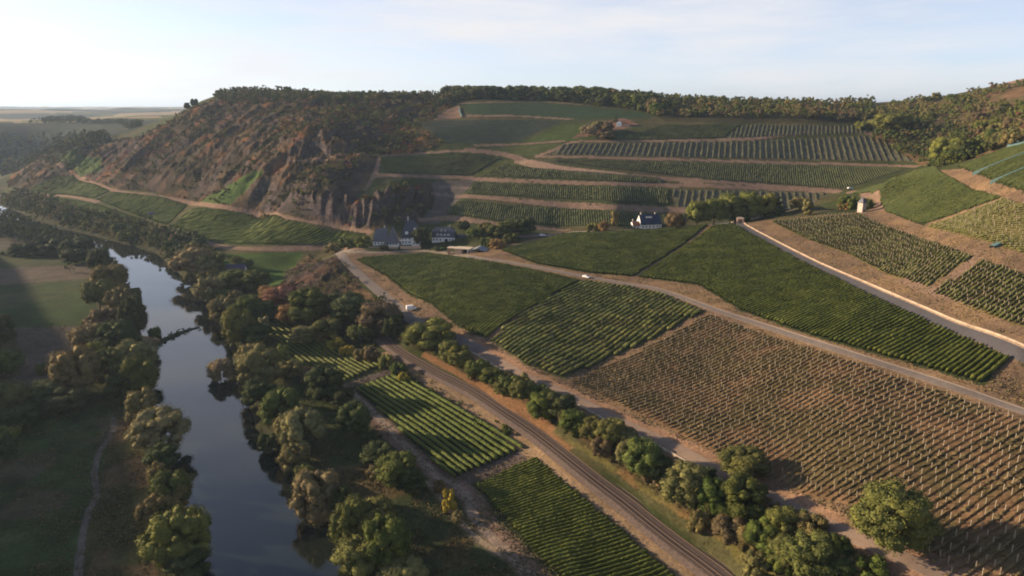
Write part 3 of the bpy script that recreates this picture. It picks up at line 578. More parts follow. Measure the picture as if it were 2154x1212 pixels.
def row_geo(a, b, look):
    w, h, st, mat, jit = LOOK[look]; L = np.hypot(*(b - a)); n = max(3, int(L / st)); t = np.linspace(0, 1, n)
    c = a[None] * (1 - t)[:, None] + b[None] * t[:, None]; d = (b - a) / L; N = np.array([d[1], -d[0]]); z = H(c[:, 0], c[:, 1])
    pr = np.array([(-.55, .18), (-1.0, .58), (-.55, .98), (.55, .98), (1.0, .58), (.55, .18)]); k = len(pr)
    g = fbm(c[:, 0] / 5, c[:, 1] / 5, 131, 2); e = np.minimum(1, np.minimum(np.arange(n), np.arange(n)[::-1]) / 1.0 + .35)
    s = (1 - jit * .55 + (g - .5) * jit * 2.2) * e
    if look in ('young', 'young2'): s = s * np.where(rng.random(n) < (.42 if look == 'young' else .15), .22, 1)
    if look == 'mixed': s = s * np.where(vnoise(c[:, 0] / 6, c[:, 1] / 6, 7) < .25, .55, 1)
    V = np.zeros((n, k, 3)); rj = rng.random((n, k)) * 2 - 1; rh = rng.random((n, k)) * 2 - 1
    off = pr[None, :, 0] * w * s[:, None] * (1 + jit * rj * .8); V[:, :, :2] = c[:, None, :] + N * off[..., None]
    V[:, :, :2] += d * (rng.random((n, k)) - .5)[..., None] * st * .5
    V[:, :, 2] = z[:, None] + pr[None, :, 1] * h * (.55 + .45 * s)[:, None] * (1 + jit * rh * .35)
    I = np.arange(n * k).reshape(n, k); J = np.roll(I, -1, 1)
    F = np.stack([I[:-1], I[1:], J[1:], J[:-1]], -1)[:, :5].reshape(-1, 4)
    V = V.reshape(-1, 3)
    if look in ('lush', 'fine', 'deep', 'strong', 'mixed', 'young', 'young2') and np.hypot(*((a + b) / 2)) < 420:
        nl = int(L * (7 if np.hypot(*((a + b) / 2)) < 300 else 4)); ti = rng.random(nl); si = s[np.clip((ti * n).astype(int), 0, n - 1)]; cc = a[None] * (1 - ti)[:, None] + b[None] * ti[:, None]; zc = np.interp(ti, t, z)
        an = rng.random(nl) * math.pi; ce = np.stack([cc[:, 0] + N[0] * np.cos(an) * w * si * 1.15, cc[:, 1] + N[1] * np.cos(an) * w * si * 1.15, zc + h * (.45 + .62 * np.sin(an) * rng.uniform(.8, 1.15, nl)) * (.5 + .5 * si)], -1)
        u1 = rng.normal(size=(nl, 3)); u1 /= np.linalg.norm(u1, axis=1)[:, None]; u2 = np.cross(u1, rng.normal(size=(nl, 3))); u2 /= np.linalg.norm(u2, axis=1)[:, None]; e_ = (.10 + .14 * rng.random(nl))[:, None] * (1.0 if h > .8 else .7)
        V = np.concatenate([V, np.stack([ce - u1 * e_, ce - u2 * e_, ce + u1 * e_, ce + u2 * e_], 1).reshape(-1, 3)]); F = np.concatenate([F, n * k + np.arange(nl * 4).reshape(-1, 4)])
    return V, F
def posts_geo(a, b, every, h=2.0, r=.07):
    L = np.hypot(*(b - a)); n = int(L / every); t = (np.arange(n) + .3 + rng.random(n) * .5) / max(n, 1); c = a[None] * (1 - t)[:, None] + b[None] * t[:, None]; z = H(c[:, 0], c[:, 1])
    q4 = np.array([(-r, -r), (r, -r), (r, r), (-r, r)]); V = np.zeros((n, 8, 3)); lean = (rng.random((n, 2)) - .5) * .16; hh = h * (.85 + .3 * rng.random(n))
    V[:, :4, :2] = c[:, None] + q4; V[:, 4:, :2] = c[:, None] + q4 + lean[:, None]; V[:, :4, 2] = z[:, None] - .1; V[:, 4:, 2] = (z + hh)[:, None]
    f = np.array([(0, 1, 5, 4), (1, 2, 6, 5), (2, 3, 7, 6), (3, 0, 4, 7), (4, 5, 6, 7)]); F = (np.arange(n)[:, None, None] * 8 + f[None]).reshape(-1, 4)
    V = V.reshape(-1, 3)
    if n > 1:
        w0 = np.stack([c[:, 0], c[:, 1], z + hh * .72], -1); w1 = w0.copy(); w1[:, 2] += .03; b0 = len(V); V = np.concatenate([V, w0, w1]); i = np.arange(n - 1); F = np.concatenate([F, np.stack([b0 + i, b0 + i + 1, b0 + n + i + 1, b0 + n + i], -1)])
    return V, F
ORD = lambda k: '%d%s' % (k, 'th' if 10 <= k % 100 <= 20 else {1: 'st', 2: 'nd', 3: 'rd'}.get(k % 10, 'th'))
allrows = []
for p in PLOTS:
    RR_ = rows_of(p); dv = RR_[-1][0] - RR_[0][0]; side = ('left' if dv[0] > 0 else 'right') if abs(dv[0]) > abs(dv[1]) else ('near' if dv[1] > 0 else 'far')
    for ri, (a, b) in enumerate(RR_):
        m_ = (a + b) / 2; D = math.hypot(m_[0], m_[1], CAMZ)
        ax = math.degrees(math.atan2(m_[0], m_[1])); vis = abs(ax) < 40
        allrows.append((np.hypot(*(b - a)) / D ** 1.5 * (1 if vis else .2), p, a, b, '%s row from the %s edge of %s' % (ORD(ri + 1), side, p['n'])))
allrows.sort(key=lambda r: -r[0])
rest = {}
for i, (s_, p, a, b, lab_) in enumerate(allrows):
    lk = p['k']; V, F = row_geo(a, b, lk); mat = LOOK[lk][3]
    if i < 298:
        o_ = np.array([a[0], a[1], H(a[0], a[1])]); o = link('vine_row', mesh('vine_row', V - o_, F, mat, False), loc=tuple(o_)); tag(o, lab_, 'vine row', 'vine rows of ' + p['n'])
        if lk in ('young', 'young2', 'mixed'):
            V, F = posts_geo(a, b, {'young': 4.2, 'young2': 4.0, 'mixed': 6}[lk], 1.85 if lk == 'young' else 1.9, .085); link('trellis', mesh('trellis', V - o_, F, M_post), o)
    else:
        rest.setdefault(mat.name, [mat, []])[1].append((V, F))
        if lk in ('young', 'young2'): rest.setdefault('post', [M_post, []])[1].append(posts_geo(a, b, 4.2, 1.9, .085))
VV = []; FF = []; MI = []; nv = 0; ms = []
for k_, (mat, lst) in rest.items():
    ms.append(mat)
    for V, F in lst: VV.append(V); FF.append(F + nv); MI.append(np.full(len(F), len(ms) - 1)); nv += len(V)
tag(link('distant_vine_rows', mesh('distant_vine_rows', np.concatenate(VV), np.concatenate(FF), ms, False, np.concatenate(MI))), 'many smaller vine rows covering the terraced far slopes', 'vine rows', kind='stuff')

# ------------------------------------------------------------------ trees and bushes
def ico(sub):
    import bmesh
    bm = bmesh.new(); bmesh.ops.create_icosphere(bm, subdivisions=sub, radius=1.0)
    v = np.array([x.co[:] for x in bm.verts]); f = np.array([[w.index for w in x.verts] for x in bm.faces]); bm.free(); return v, f
IC = {1: ico(1), 2: ico(2), 3: ico(3)}
def crownmat(name, tint=1.0):
    q = NT(name); oi = q.n('ShaderNodeObjectInfo'); tcn = q.n('ShaderNodeTexCoord').outputs['Object']
    a = q.noise(9.0, 4, .7, tcn); g = q.noise(2.2, 3, .6, tcn)
    f = q.math('ADD', q.math('MULTIPLY', a, .5), q.math('MULTIPLY', g, .5))
    c = q.mix(1.0, oi.outputs['Color'], q.ramp(f, (.34, (.55, .60, .6)), (.5, (1, 1, 1)), (.66, (1.55, 1.40, 1.2))), 'MULTIPLY')
    q.base(c); q.b.inputs['Roughness'].default_value = .8; q.b.inputs['Specular IOR Level'].default_value = .1
    return q.m
M_crown = crownmat('foliage'); M_bark = speck('bark', (.10, .075, .055), .3, 3)
def lobes(shape, n, r_):
    out_ = []
    for i in range(n):
        u = r_.random() * 2 * math.pi; k = r_.random(); rad = math.sqrt(r_.random())
        if shape == 'round': z = .30 + .58 * k; env = .37 * math.sqrt(max(.05, 1 - ((z - .55) / .45) ** 2)); s = .060 + .085 * r_.random()
        elif shape == 'willow': z = .22 + .62 * k; env = .46 * math.sqrt(max(.05, 1 - ((z - .42) / .52) ** 2)); s = .065 + .085 * r_.random()
        elif shape == 'tall': z = .16 + .72 * k; env = .17 * math.sqrt(max(.08, 1 - ((z - .5) / .52) ** 2)); s = .07 + .06 * r_.random()
        elif shape == 'fir': z = .12 + .82 * k; env = .24 * (1.02 - z); s = .05 + .09 * (1 - z)
        elif shape == 'wood': z = .08 + .80 * k; env = .36 * math.sqrt(max(.05, 1 - ((z - .5) / .55) ** 2)); s = .08 + .08 * r_.random()
        else: z = .10 + .66 * k; env = .50 * math.sqrt(max(.05, 1 - ((z - .3) / .62) ** 2)); s = .085 + .12 * r_.random()
        rad = env * (.45 + .6 * rad)
        out_.append((rad * math.cos(u), rad * math.sin(u), z, s, s * (.7 + .3 * r_.random())))
    return out_
def crown_mesh(shape, seed, n, sub, leaves, ls):
    r_ = random.Random(seed); g = np.random.default_rng(seed); V = []; F = []; nv = 0; v0, f0 = IC[sub]; L = lobes(shape, n, r_); cen = np.array([0, 0, .5])
    for x, y, z, s, sz in L:
        ph = g.random(3) * 20
        d = 1 + .30 * (np.sin(v0[:, 0] * 5 + ph[0]) * np.sin(v0[:, 1] * 5.5 + ph[1]) + .6 * np.sin(v0[:, 2] * 9 + ph[2] + v0[:, 0] * 7)) + .10 * np.sin(v0[:, 0] * 17 + ph[2]) * np.sin(v0[:, 1] * 15 + ph[0]) * np.sin(v0[:, 2] * 16 + ph[1]) + (.16 if sub < 3 else .09) * (g.random(len(v0)) - .5)
        v = v0 * d[:, None] * np.array([s, s, sz]) + np.array([x, y, z]); V.append(v); F.append(f0 + nv); nv += len(v)
    Q = []
    if leaves:
        w = np.array([l[3] ** 2 for l in L]); w /= w.sum(); ch = g.choice(len(L), leaves, p=w); la = np.array(L)[ch]
        d = g.normal(size=(leaves, 3)); d[:, 2] += .35; outw = la[:, :3] - cen; d += outw * 2.2 ; d /= np.linalg.norm(d, axis=1)[:, None]
        p = la[:, :3] + d * np.stack([la[:, 3], la[:, 3], la[:, 4]], -1) * (.82 + .80 * g.random(leaves) ** 1.5)[:, None]
        nrm = d + g.normal(size=(leaves, 3)) * .45; nrm /= np.linalg.norm(nrm, axis=1)[:, None]
        t = np.cross(nrm, g.normal(size=(leaves, 3))); t /= np.linalg.norm(t, axis=1)[:, None]; b = np.cross(nrm, t); s = ls * (.6 + .8 * g.random(leaves))[:, None]
        q4 = np.stack([p - t * s, p - b * s * .7, p + t * s, p + b * s * .7], 1).reshape(-1, 3); Q = q4
        tri = np.arange(leaves)[:, None] * 4 + np.array([0, 1, 2]); tri2 = np.arange(leaves)[:, None] * 4 + np.array([0, 2, 3])
        V.append(q4); F.append(tri + nv); F.append(tri2 + nv); nv += len(q4)
    return np.concatenate(V), np.concatenate(F), L
def tube(V, F, a, b, ra, rb, k=6):
    a = np.array(a, float); b = np.array(b, float); d = b - a; d /= np.linalg.norm(d); u = np.cross(d, (.3, .9, .1)); u /= np.linalg.norm(u); w = np.cross(d, u); n0 = len(V)
    for c, r_ in ((a, ra), (b, rb)):
        for i in range(k): t = 2 * math.pi * i / k; V.append(c + (u * math.cos(t) + w * math.sin(t)) * r_)
    for i in range(k): j = (i + 1) % k; F.append((n0 + i, n0 + j, n0 + k + j)); F.append((n0 + i, n0 + k + j, n0 + k + i))
def trunk_mesh(L, seed, base=.03):
    r_ = random.Random(seed); V = []; F = []; top = (r_.uniform(-.03, .03), r_.uniform(-.03, .03), .38); tube(V, F, (0, 0, -.06), (top[0] * .4, top[1] * .4, .18), base, base * .75); tube(V, F, (top[0] * .4, top[1] * .4, .17), top, base * .75, base * .6)
    for x, y, z, s, q_ in r_.sample(L, min(7, len(L))): tube(V, F, (top[0] * .7, top[1] * .7, .26 + r_.random() * .08), (x * .8, y * .8, z), base * .45, base * .12, 4)
    return np.array(V), np.array(F)
LIB = {}
SPEC = {'round': (64, 2, 13000, .0150), 'willow': (66, 2, 14000, .0125), 'tall': (34, 2, 4000, .013), 'bush': (26, 2, 4500, .030), 'fir': (30, 1, 2500, .018), 'wood': (34, 2, 4500, .022)}
for sh_, (n, sub, lv, ls) in SPEC.items():
    for k_ in range(4 if sh_ in ('round', 'willow', 'bush') else 3):
        V, F, L = crown_mesh(sh_, hash_ := (k_ * 31 + len(sh_) * 7 + ord(sh_[0])), n, sub, lv, ls); cm = mesh('crown', V, F, M_crown, True)
        tv, tf = trunk_mesh(L, hash_, .012 if sh_ == 'bush' else .026); tm = mesh('trunk', tv, tf, M_bark)
        V2, F2, L2 = crown_mesh(sh_, hash_ + 500, 6 if sh_ == 'bush' else 10, 1, 90 if sh_ == 'bush' else 170, ls * 3.2); LIB.setdefault(sh_, []).append((cm, tm, mesh('crown_small', V2, F2, M_crown), V2, F2))
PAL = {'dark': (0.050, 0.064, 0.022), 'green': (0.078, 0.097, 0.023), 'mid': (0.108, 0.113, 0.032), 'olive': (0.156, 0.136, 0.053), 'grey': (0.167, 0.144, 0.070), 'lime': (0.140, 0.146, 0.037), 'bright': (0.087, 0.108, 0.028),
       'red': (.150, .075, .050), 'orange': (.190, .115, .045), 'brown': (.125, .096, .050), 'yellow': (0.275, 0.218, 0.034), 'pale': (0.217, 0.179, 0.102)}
ADJ = {'dark': 'dark green', 'green': 'deep green', 'mid': 'mid green', 'olive': 'olive green', 'grey': 'grey-green', 'lime': 'yellow-green', 'bright': 'bright green', 'red': 'reddish brown', 'orange': 'orange', 'brown': 'brownish', 'yellow': 'yellow', 'pale': 'pale thin-leaved'}
NAMES = {'round': 'broadleaf_tree', 'willow': 'willow', 'tall': 'slender_tree', 'bush': 'bush', 'fir': 'fir_tree', 'wood': 'forest_tree'}
TREES = []     # x, y, height, width, shape, colour key, label, group, size score
def addtree(x, y, h, w, shape, colr, label, group=None):
    TREES.append([x, y, h, w, shape, colr, label, group, h * max(w, h * .5) / (x * x + y * y + 100 ** 2) * (1 if abs(math.atan2(x, y)) < R(38) else .1)])
WIDTH = {'round': .86, 'willow': 1.08, 'tall': .44, 'bush': 1.2, 'fir': .48, 'wood': .84}
def T(cx, cy, w, h, shape, colr, where, group=None, tt=None):
    """a tree whose crown fills this box of the photograph"""
    x, y = Pf(cx, cy + h * .42); z = float(H(x, y)); t = math.hypot(x, y); dep = math.atan2(CAMZ - z, t); D = math.hypot(t, CAMZ - z); m_ = D / FPX * math.cos(math.atan((cx - 1077) / FPX)) * 1.0
    W_ = w * m_; Hh = max(W_ * .62, 1.0 * (h * m_ - .28 * W_ * math.sin(dep)) / math.cos(dep))
    if tt: x, y, zt = at_t(cx, cy - h / 2, tt); Hh = zt - float(H(x, y)); W_ = w * tt / FPX
    addtree(x, y, Hh, W_, shape, colr, ('%s %s %s' % (ADJ[colr], {'round': 'round-crowned tree', 'willow': 'spreading willow', 'tall': 'slender tree', 'bush': 'bush', 'fir': 'conifer', 'wood': 'tree'}[shape], where)).strip(), group)
T(148, 563, 22, 22, 'round', 'dark', 'standing alone in the pale field left of the river')
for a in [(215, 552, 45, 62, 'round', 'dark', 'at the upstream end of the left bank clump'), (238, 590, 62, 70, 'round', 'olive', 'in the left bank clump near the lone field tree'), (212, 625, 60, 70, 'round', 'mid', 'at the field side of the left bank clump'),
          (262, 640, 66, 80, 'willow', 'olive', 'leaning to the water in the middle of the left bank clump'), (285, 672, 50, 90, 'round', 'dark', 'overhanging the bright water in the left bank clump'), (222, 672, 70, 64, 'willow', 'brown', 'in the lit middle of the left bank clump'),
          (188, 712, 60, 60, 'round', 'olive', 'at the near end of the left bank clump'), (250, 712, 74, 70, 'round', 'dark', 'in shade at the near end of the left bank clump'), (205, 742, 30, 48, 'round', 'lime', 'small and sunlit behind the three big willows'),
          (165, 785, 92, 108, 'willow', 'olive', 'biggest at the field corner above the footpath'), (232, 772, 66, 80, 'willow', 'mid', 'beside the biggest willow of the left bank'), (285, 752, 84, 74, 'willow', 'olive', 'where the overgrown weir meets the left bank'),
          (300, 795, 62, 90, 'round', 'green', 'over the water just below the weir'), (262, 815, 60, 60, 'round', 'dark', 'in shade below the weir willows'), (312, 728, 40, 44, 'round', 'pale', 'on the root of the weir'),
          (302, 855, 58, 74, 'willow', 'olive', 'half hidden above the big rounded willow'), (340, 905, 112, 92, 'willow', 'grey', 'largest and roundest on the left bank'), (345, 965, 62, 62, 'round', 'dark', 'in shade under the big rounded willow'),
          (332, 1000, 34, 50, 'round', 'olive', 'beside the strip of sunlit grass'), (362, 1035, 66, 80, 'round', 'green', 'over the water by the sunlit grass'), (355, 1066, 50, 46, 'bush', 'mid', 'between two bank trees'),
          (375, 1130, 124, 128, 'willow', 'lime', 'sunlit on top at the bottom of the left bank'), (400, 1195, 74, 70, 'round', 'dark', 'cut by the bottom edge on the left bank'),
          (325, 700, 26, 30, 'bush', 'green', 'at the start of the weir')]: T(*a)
for a in [(8, 700, 50, 70, 'round', 'dark', 'at the left picture edge beside the dark meadow'), (12, 765, 60, 56, 'round', 'green', 'second along the left picture edge'), (22, 838, 72, 66, 'round', 'mid', 'leafy at the left picture edge above the clearing'),
          (92, 775, 26, 28, 'bush', 'green', 'small by itself in the brown clearing'), (90, 830, 80, 54, 'round', 'dark', 'in the dark group across the clearing'), (140, 842, 74, 50, 'round', 'dark', 'at the right end of the dark group across the clearing'),
          (40, 880, 74, 50, 'round', 'dark', 'low in the dark group by the left edge'), (20, 905, 44, 36, 'bush', 'lime', 'catching light at the left picture edge'), (8, 950, 50, 60, 'round', 'dark', 'lowest along the left picture edge'),
          (48, 528, 50, 24, 'bush', 'dark', 'wide along the upper field boundary'), (18, 528, 22, 18, 'bush', 'dark', 'small at the left end of the field boundary'), (105, 524, 60, 26, 'bush', 'dark', 'in the middle of the upper field boundary'), (165, 520, 60, 40, 'round', 'dark', 'at the right end of the upper field boundary'), (160, 542, 50, 30, 'round', 'dark', 'before the glittering end of the river')]: T(*a)
for a in [(672, 1045, 96, 108, 'willow', 'grey', 'alone at the inner bend of the right bank'), (720, 1055, 40, 70, 'willow', 'dark', 'behind the lone willow on its shaded side'), (640, 905, 86, 90, 'willow', 'grey', 'top of the pale pair on the right bank'), (605, 900, 52, 76, 'willow', 'olive', 'water side of the pale pair on the right bank'),
          (622, 962, 62, 62, 'willow', 'olive', 'lowest of the pale group on the right bank'), (592, 862, 72, 88, 'round', 'green', 'tall and shaded above the pale pair'), (548, 772, 86, 92, 'willow', 'olive', 'rounded and tawny beside the narrow pale tree'),
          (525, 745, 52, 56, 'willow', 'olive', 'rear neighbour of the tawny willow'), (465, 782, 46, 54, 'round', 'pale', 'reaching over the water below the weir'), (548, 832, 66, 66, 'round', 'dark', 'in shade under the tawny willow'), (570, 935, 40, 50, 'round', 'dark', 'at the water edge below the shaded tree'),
          (785, 1108, 96, 96, 'round', 'mid', 'front right in the big clump at the bottom'), (742, 1120, 70, 110, 'round', 'green', 'tall at the water side of the bottom clump'), (815, 1150, 86, 110, 'round', 'green', 'shaded right side of the bottom clump'), (770, 1075, 60, 50, 'willow', 'grey', 'topmost in the bottom clump'),
          (760, 1180, 90, 90, 'round', 'mid', 'lowest of the bottom clump'), (848, 1204, 84, 50, 'round', 'olive', 'cut by the bottom edge right of the clump'),
          (685, 812, 76, 76, 'round', 'dark', 'first of the dark row along the river track'), (722, 838, 46, 46, 'round', 'dark', 'between the dark trees along the river track'), (748, 886, 62, 76, 'round', 'dark', 'dense and round, second along the river track'),
          (785, 925, 40, 44, 'bush', 'dark', 'small beside the river track'), (800, 958, 66, 56, 'round', 'dark', 'third along the river track'), (835, 990, 76, 70, 'round', 'green', 'with sunlit tips, fourth along the river track'), (862, 1012, 56, 46, 'round', 'dark', 'last of the row along the river track'),
          (795, 985, 40, 30, 'bush', 'grey', 'low in front of the third track tree'), (945, 1055, 26, 50, 'bush', 'yellow', 'narrow yellow hedge piece between the two river tracks'), (925, 1022, 24, 26, 'bush', 'orange', 'top of the small hedge between the two tracks'), (965, 1085, 24, 24, 'bush', 'olive', 'end of the small hedge between the two tracks')]: T(*a)
for a in [(505, 692, 56, 88, 'round', 'lime', 'sunlit and tall where the weir ends'), (525, 652, 60, 62, 'round', 'green', 'behind the sunlit tree at the weir end'), (470, 655, 56, 56, 'willow', 'olive', 'at the waterside upstream of the weir end'), (442, 610, 62, 66, 'willow', 'grey', 'grey crown on the upstream right bank'),
          (405, 552, 84, 66, 'willow', 'grey', 'largest of the upstream right bank'), (440, 565, 40, 50, 'round', 'olive', 'right neighbour of the largest upstream willow'), (462, 560, 26, 56, 'tall', 'green', 'slim one upstream beside the dark roof'), (495, 590, 60, 48, 'round', 'green', 'under the dark roofed house'),
          (540, 592, 52, 48, 'round', 'green', 'on the river side of the little meadow'), (500, 553, 26, 26, 'round', 'mid', 'small in the meadow by the dark roof'), (522, 556, 22, 24, 'round', 'green', 'second small one in the meadow'), (572, 618, 50, 36, 'round', 'orange', 'next to the reddish tree at the knoll foot'),
          (598, 628, 76, 54, 'round', 'red', 'turning red at the knoll foot'), (560, 660, 44, 50, 'round', 'dark', 'in shade left of the red tree'), (612, 665, 46, 50, 'round', 'orange', 'below the red tree'), (652, 650, 80, 80, 'round', 'green', 'large and round under the rocky knoll'),
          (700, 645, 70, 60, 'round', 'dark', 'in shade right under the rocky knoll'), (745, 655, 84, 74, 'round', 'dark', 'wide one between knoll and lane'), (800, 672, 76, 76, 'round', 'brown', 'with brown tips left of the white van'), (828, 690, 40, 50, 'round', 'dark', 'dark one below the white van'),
          (690, 690, 56, 44, 'round', 'mid', 'above the small striped plot'), (762, 702, 56, 44, 'round', 'green', 'at the place where the railway comes out'), (640, 705, 50, 40, 'round', 'olive', 'at the top corner of the small striped plot'), (540, 708, 56, 56, 'round', 'dark', 'between river and small striped plot'),
          (596, 748, 28, 44, 'round', 'lime', 'yellowish one at the river side of the small striped plot'), (610, 775, 50, 30, 'bush', 'olive', 'low by the shadowed edge of the small plot'), (655, 785, 50, 40, 'bush', 'brown', 'brownish by the first dark track tree'), (556, 685, 20, 40, 'tall', 'pale', 'bare and thin at the top of the small plot'),
          (676, 706, 30, 24, 'bush', 'orange', 'orange one beside the railway exit'), (705, 722, 36, 26, 'bush', 'yellow', 'brightest yellow one beside the small plot'), (730, 735, 32, 24, 'bush', 'yellow', 'second yellow one beside the small plot'), (762, 742, 36, 30, 'bush', 'olive', 'olive one above the small plot'),
          (785, 745, 36, 36, 'bush', 'brown', 'brown one above the cross track'), (812, 760, 30, 34, 'bush', 'lime', 'yellow-green one at the cross track'), (838, 775, 34, 30, 'bush', 'green', 'green one at the corner of the striped plot'), (850, 792, 26, 22, 'bush', 'yellow', 'yellow one at the corner of the striped plot')]: T(*a)
for a in [(905, 705, 90, 66, 'round', 'lime', 'big yellowing one below the white van'), (868, 712, 40, 44, 'round', 'green', 'left of the big yellowing tree by the lane'), (945, 742, 40, 50, 'round', 'mid', 'beside the upper end of the pale wall'), (968, 752, 46, 48, 'round', 'lime', 'under the pale wall'),
          (1003, 782, 46, 50, 'round', 'green', 'first bush-like one of the railway hedge'), (1035, 795, 44, 44, 'round', 'green', 'second of the railway hedge'), (1068, 805, 44, 44, 'bush', 'green', 'rounded, third of the railway hedge'), (1100, 822, 50, 52, 'round', 'mid', 'fourth of the railway hedge'), (1136, 825, 40, 40, 'bush', 'bright', 'fresh green against the lane'),
          (1140, 858, 56, 60, 'round', 'green', 'in the hedge below the fresh green bush'), (1180, 855, 56, 60, 'round', 'dark', 'darkest of the railway hedge'), (1205, 890, 52, 54, 'round', 'green', 'halfway down the railway hedge'), (1245, 905, 50, 52, 'round', 'mid', 'beside the short pale wall piece'), (1285, 912, 56, 62, 'round', 'lime', 'lighter one in the middle of the railway hedge'),
          (1262, 945, 40, 44, 'round', 'brown', 'thin brown one at the railway side'), (1350, 972, 66, 90, 'round', 'bright', 'tallest bright one of the railway hedge'), (1318, 955, 40, 56, 'round', 'olive', 'left neighbour of the tallest bright hedge tree'), (1388, 990, 50, 60, 'round', 'dark', 'shaded neighbour of the tallest bright hedge tree'),
          (1440, 1030, 86, 92, 'round', 'olive', 'widest olive one of the lower hedge'), (1498, 1055, 60, 80, 'round', 'green', 'right of the widest olive hedge tree'), (1562, 975, 88, 66, 'round', 'mid', 'standing out of the hedge into the brown plot'), (1560, 1055, 86, 90, 'round', 'green', 'below the tree that stands out of the hedge'),
          (1470, 1090, 40, 50, 'bush', 'olive', 'at the railway side of the lower hedge'), (1530, 1120, 60, 60, 'round', 'brown', 'brown one at the railway side of the lower hedge'), (1600, 1130, 60, 70, 'round', 'green', 'deep in the lower hedge'), (1640, 1110, 60, 70, 'round', 'lime', 'yellow-green one near the lane bend'),
          (1650, 1165, 60, 60, 'round', 'mid', 'in the lowest part of the hedge'), (1700, 1175, 96, 90, 'round', 'bright', 'large bright one at the bottom edge'), (1770, 1190, 60, 50, 'round', 'dark', 'dark one at the bottom edge'), (1830, 1190, 60, 46, 'bush', 'green', 'under the round walnut-like tree'),
          (1590, 1185, 50, 50, 'bush', 'olive', 'at the bottom edge beside the railway'), (1872, 1096, 132, 138, 'round', 'mid', 'wide-crowned, alone between lane and brown plot')]: T(*a)
for a in [(886, 500, 34, 42, 'round', 'dark', 'dark one between the two big houses'), (1000, 492, 34, 26, 'round', 'green', 'behind the pale flat shed'), (1022, 482, 30, 28, 'round', 'mid', 'in the garden group beside the white dormer house'), (1048, 486, 40, 34, 'round', 'green', 'in the middle of the garden group'),
          (1075, 480, 36, 34, 'round', 'mid', 'right of middle in the garden group'), (1104, 478, 42, 40, 'round', 'dark', 'darkest and tallest of the garden group'), (1048, 512, 36, 22, 'bush', 'orange', 'orange one beside the pavilion roof'), (975, 478, 26, 26, 'round', 'dark', 'above the annex of the dormer house'), (1025, 508, 30, 24, 'bush', 'green', 'low behind the pavilion'),
          (1075, 502, 34, 18, 'bush', 'green', 'low beside the parking place'), (765, 506, 34, 30, 'bush', 'lime', 'by the yard left of the slate roofed house'), (735, 510, 40, 30, 'bush', 'green', 'at the lane head left of the yard'), (700, 520, 36, 26, 'bush', 'olive', 'above the rocky knoll'), (806, 520, 20, 14, 'bush', 'dark', 'small one before the slate roofed house'),
          (925, 521, 30, 7, 'bush', 'green', 'clipped low one before the dormer house', None, 515), (1247, 478, 26, 22, 'bush', 'lime', 'left of the white gabled house'), (1268, 476, 24, 26, 'bush', 'orange', 'orange one left of the white gabled house'), (1293, 460, 15, 38, 'tall', 'olive', 'narrow one left of the white gabled house'), (1420, 460, 36, 30, 'round', 'brown', 'brownish one behind the white gabled house', None, 492),
          (1470, 445, 44, 50, 'round', 'lime', 'leftmost yellow-green one behind the road crest', None, 492), (1505, 440, 50, 50, 'round', 'lime', 'second yellow-green one behind the road crest', None, 494), (1540, 432, 56, 50, 'round', 'bright', 'highest yellow-green one behind the road crest', None, 494), (1580, 425, 56, 40, 'round', 'lime', 'above the dark blue roof', None, 494),
          (1612, 424, 44, 36, 'round', 'lime', 'rightmost yellow-green one above the dark blue roof', None, 492), (1640, 436, 30, 46, 'fir', 'dark', 'dark one beside the dark blue roof', None, 492), (1560, 450, 36, 30, 'bush', 'green', 'beside the pale gatehouse', None, 494), (1628, 456, 36, 20, 'bush', 'bright', 'before the dark blue roof', None, 492), (1685, 436, 40, 42, 'round', 'olive', 'olive one left of the watchtower', None, 492),
          (1702, 434, 18, 40, 'tall', 'olive', 'slim one left of the watchtower', None, 462), (1790, 424, 40, 34, 'bush', 'green', 'behind the watchtower', None, 462), (1780, 437, 26, 30, 'bush', 'orange', 'yellowish one at the foot of the watchtower', None, 462), (1826, 428, 20, 26, 'bush', 'green', 'right of the watchtower', None, 450),
          (1990, 322, 56, 60, 'round', 'lime', 'bright one at the mouth of the dark gully'), (2020, 318, 46, 50, 'round', 'green', 'behind the bright gully tree'), (1868, 262, 66, 42, 'round', 'lime', 'bright one above the corner of the striped terrace'), (1815, 264, 30, 18, 'bush', 'lime', 'small one at the top corner of the striped terrace'),
          (1238, 277, 34, 24, 'round', 'pale', 'pale one below the hilltop cottage'), (1258, 268, 26, 24, 'round', 'olive', 'olive one below the hilltop cottage'), (1278, 270, 22, 26, 'round', 'brown', 'brown one beside the hilltop cottage'), (1296, 250, 10, 16, 'fir', 'dark', 'tiny dark one above the hilltop cottage'), (1275, 285, 30, 16, 'bush', 'brown', 'brown one by the ridge road bend'),
          (408, 214, 14, 14, 'round', 'dark', 'single one on the headland skyline', None, 1012), (393, 221, 12, 12, 'round', 'dark', 'lower single one on the headland skyline', None, 1016), (1372, 226, 24, 30, 'wood', 'brown', 'reddish one at the corner of the ridge wood'), (296, 449, 18, 12, 'bush', 'green', 'beside the grey field hut')]: T(*a)
for i, (x_, y_) in enumerate([(1108, 381), (1121, 382), (1240, 430), (1255, 431), (1094, 418), (1400, 439)]): T(x_, y_, 7, 5, 'bush', 'dark', 'tiny on the bare terrace track', 'tiny bushes on the terrace tracks')
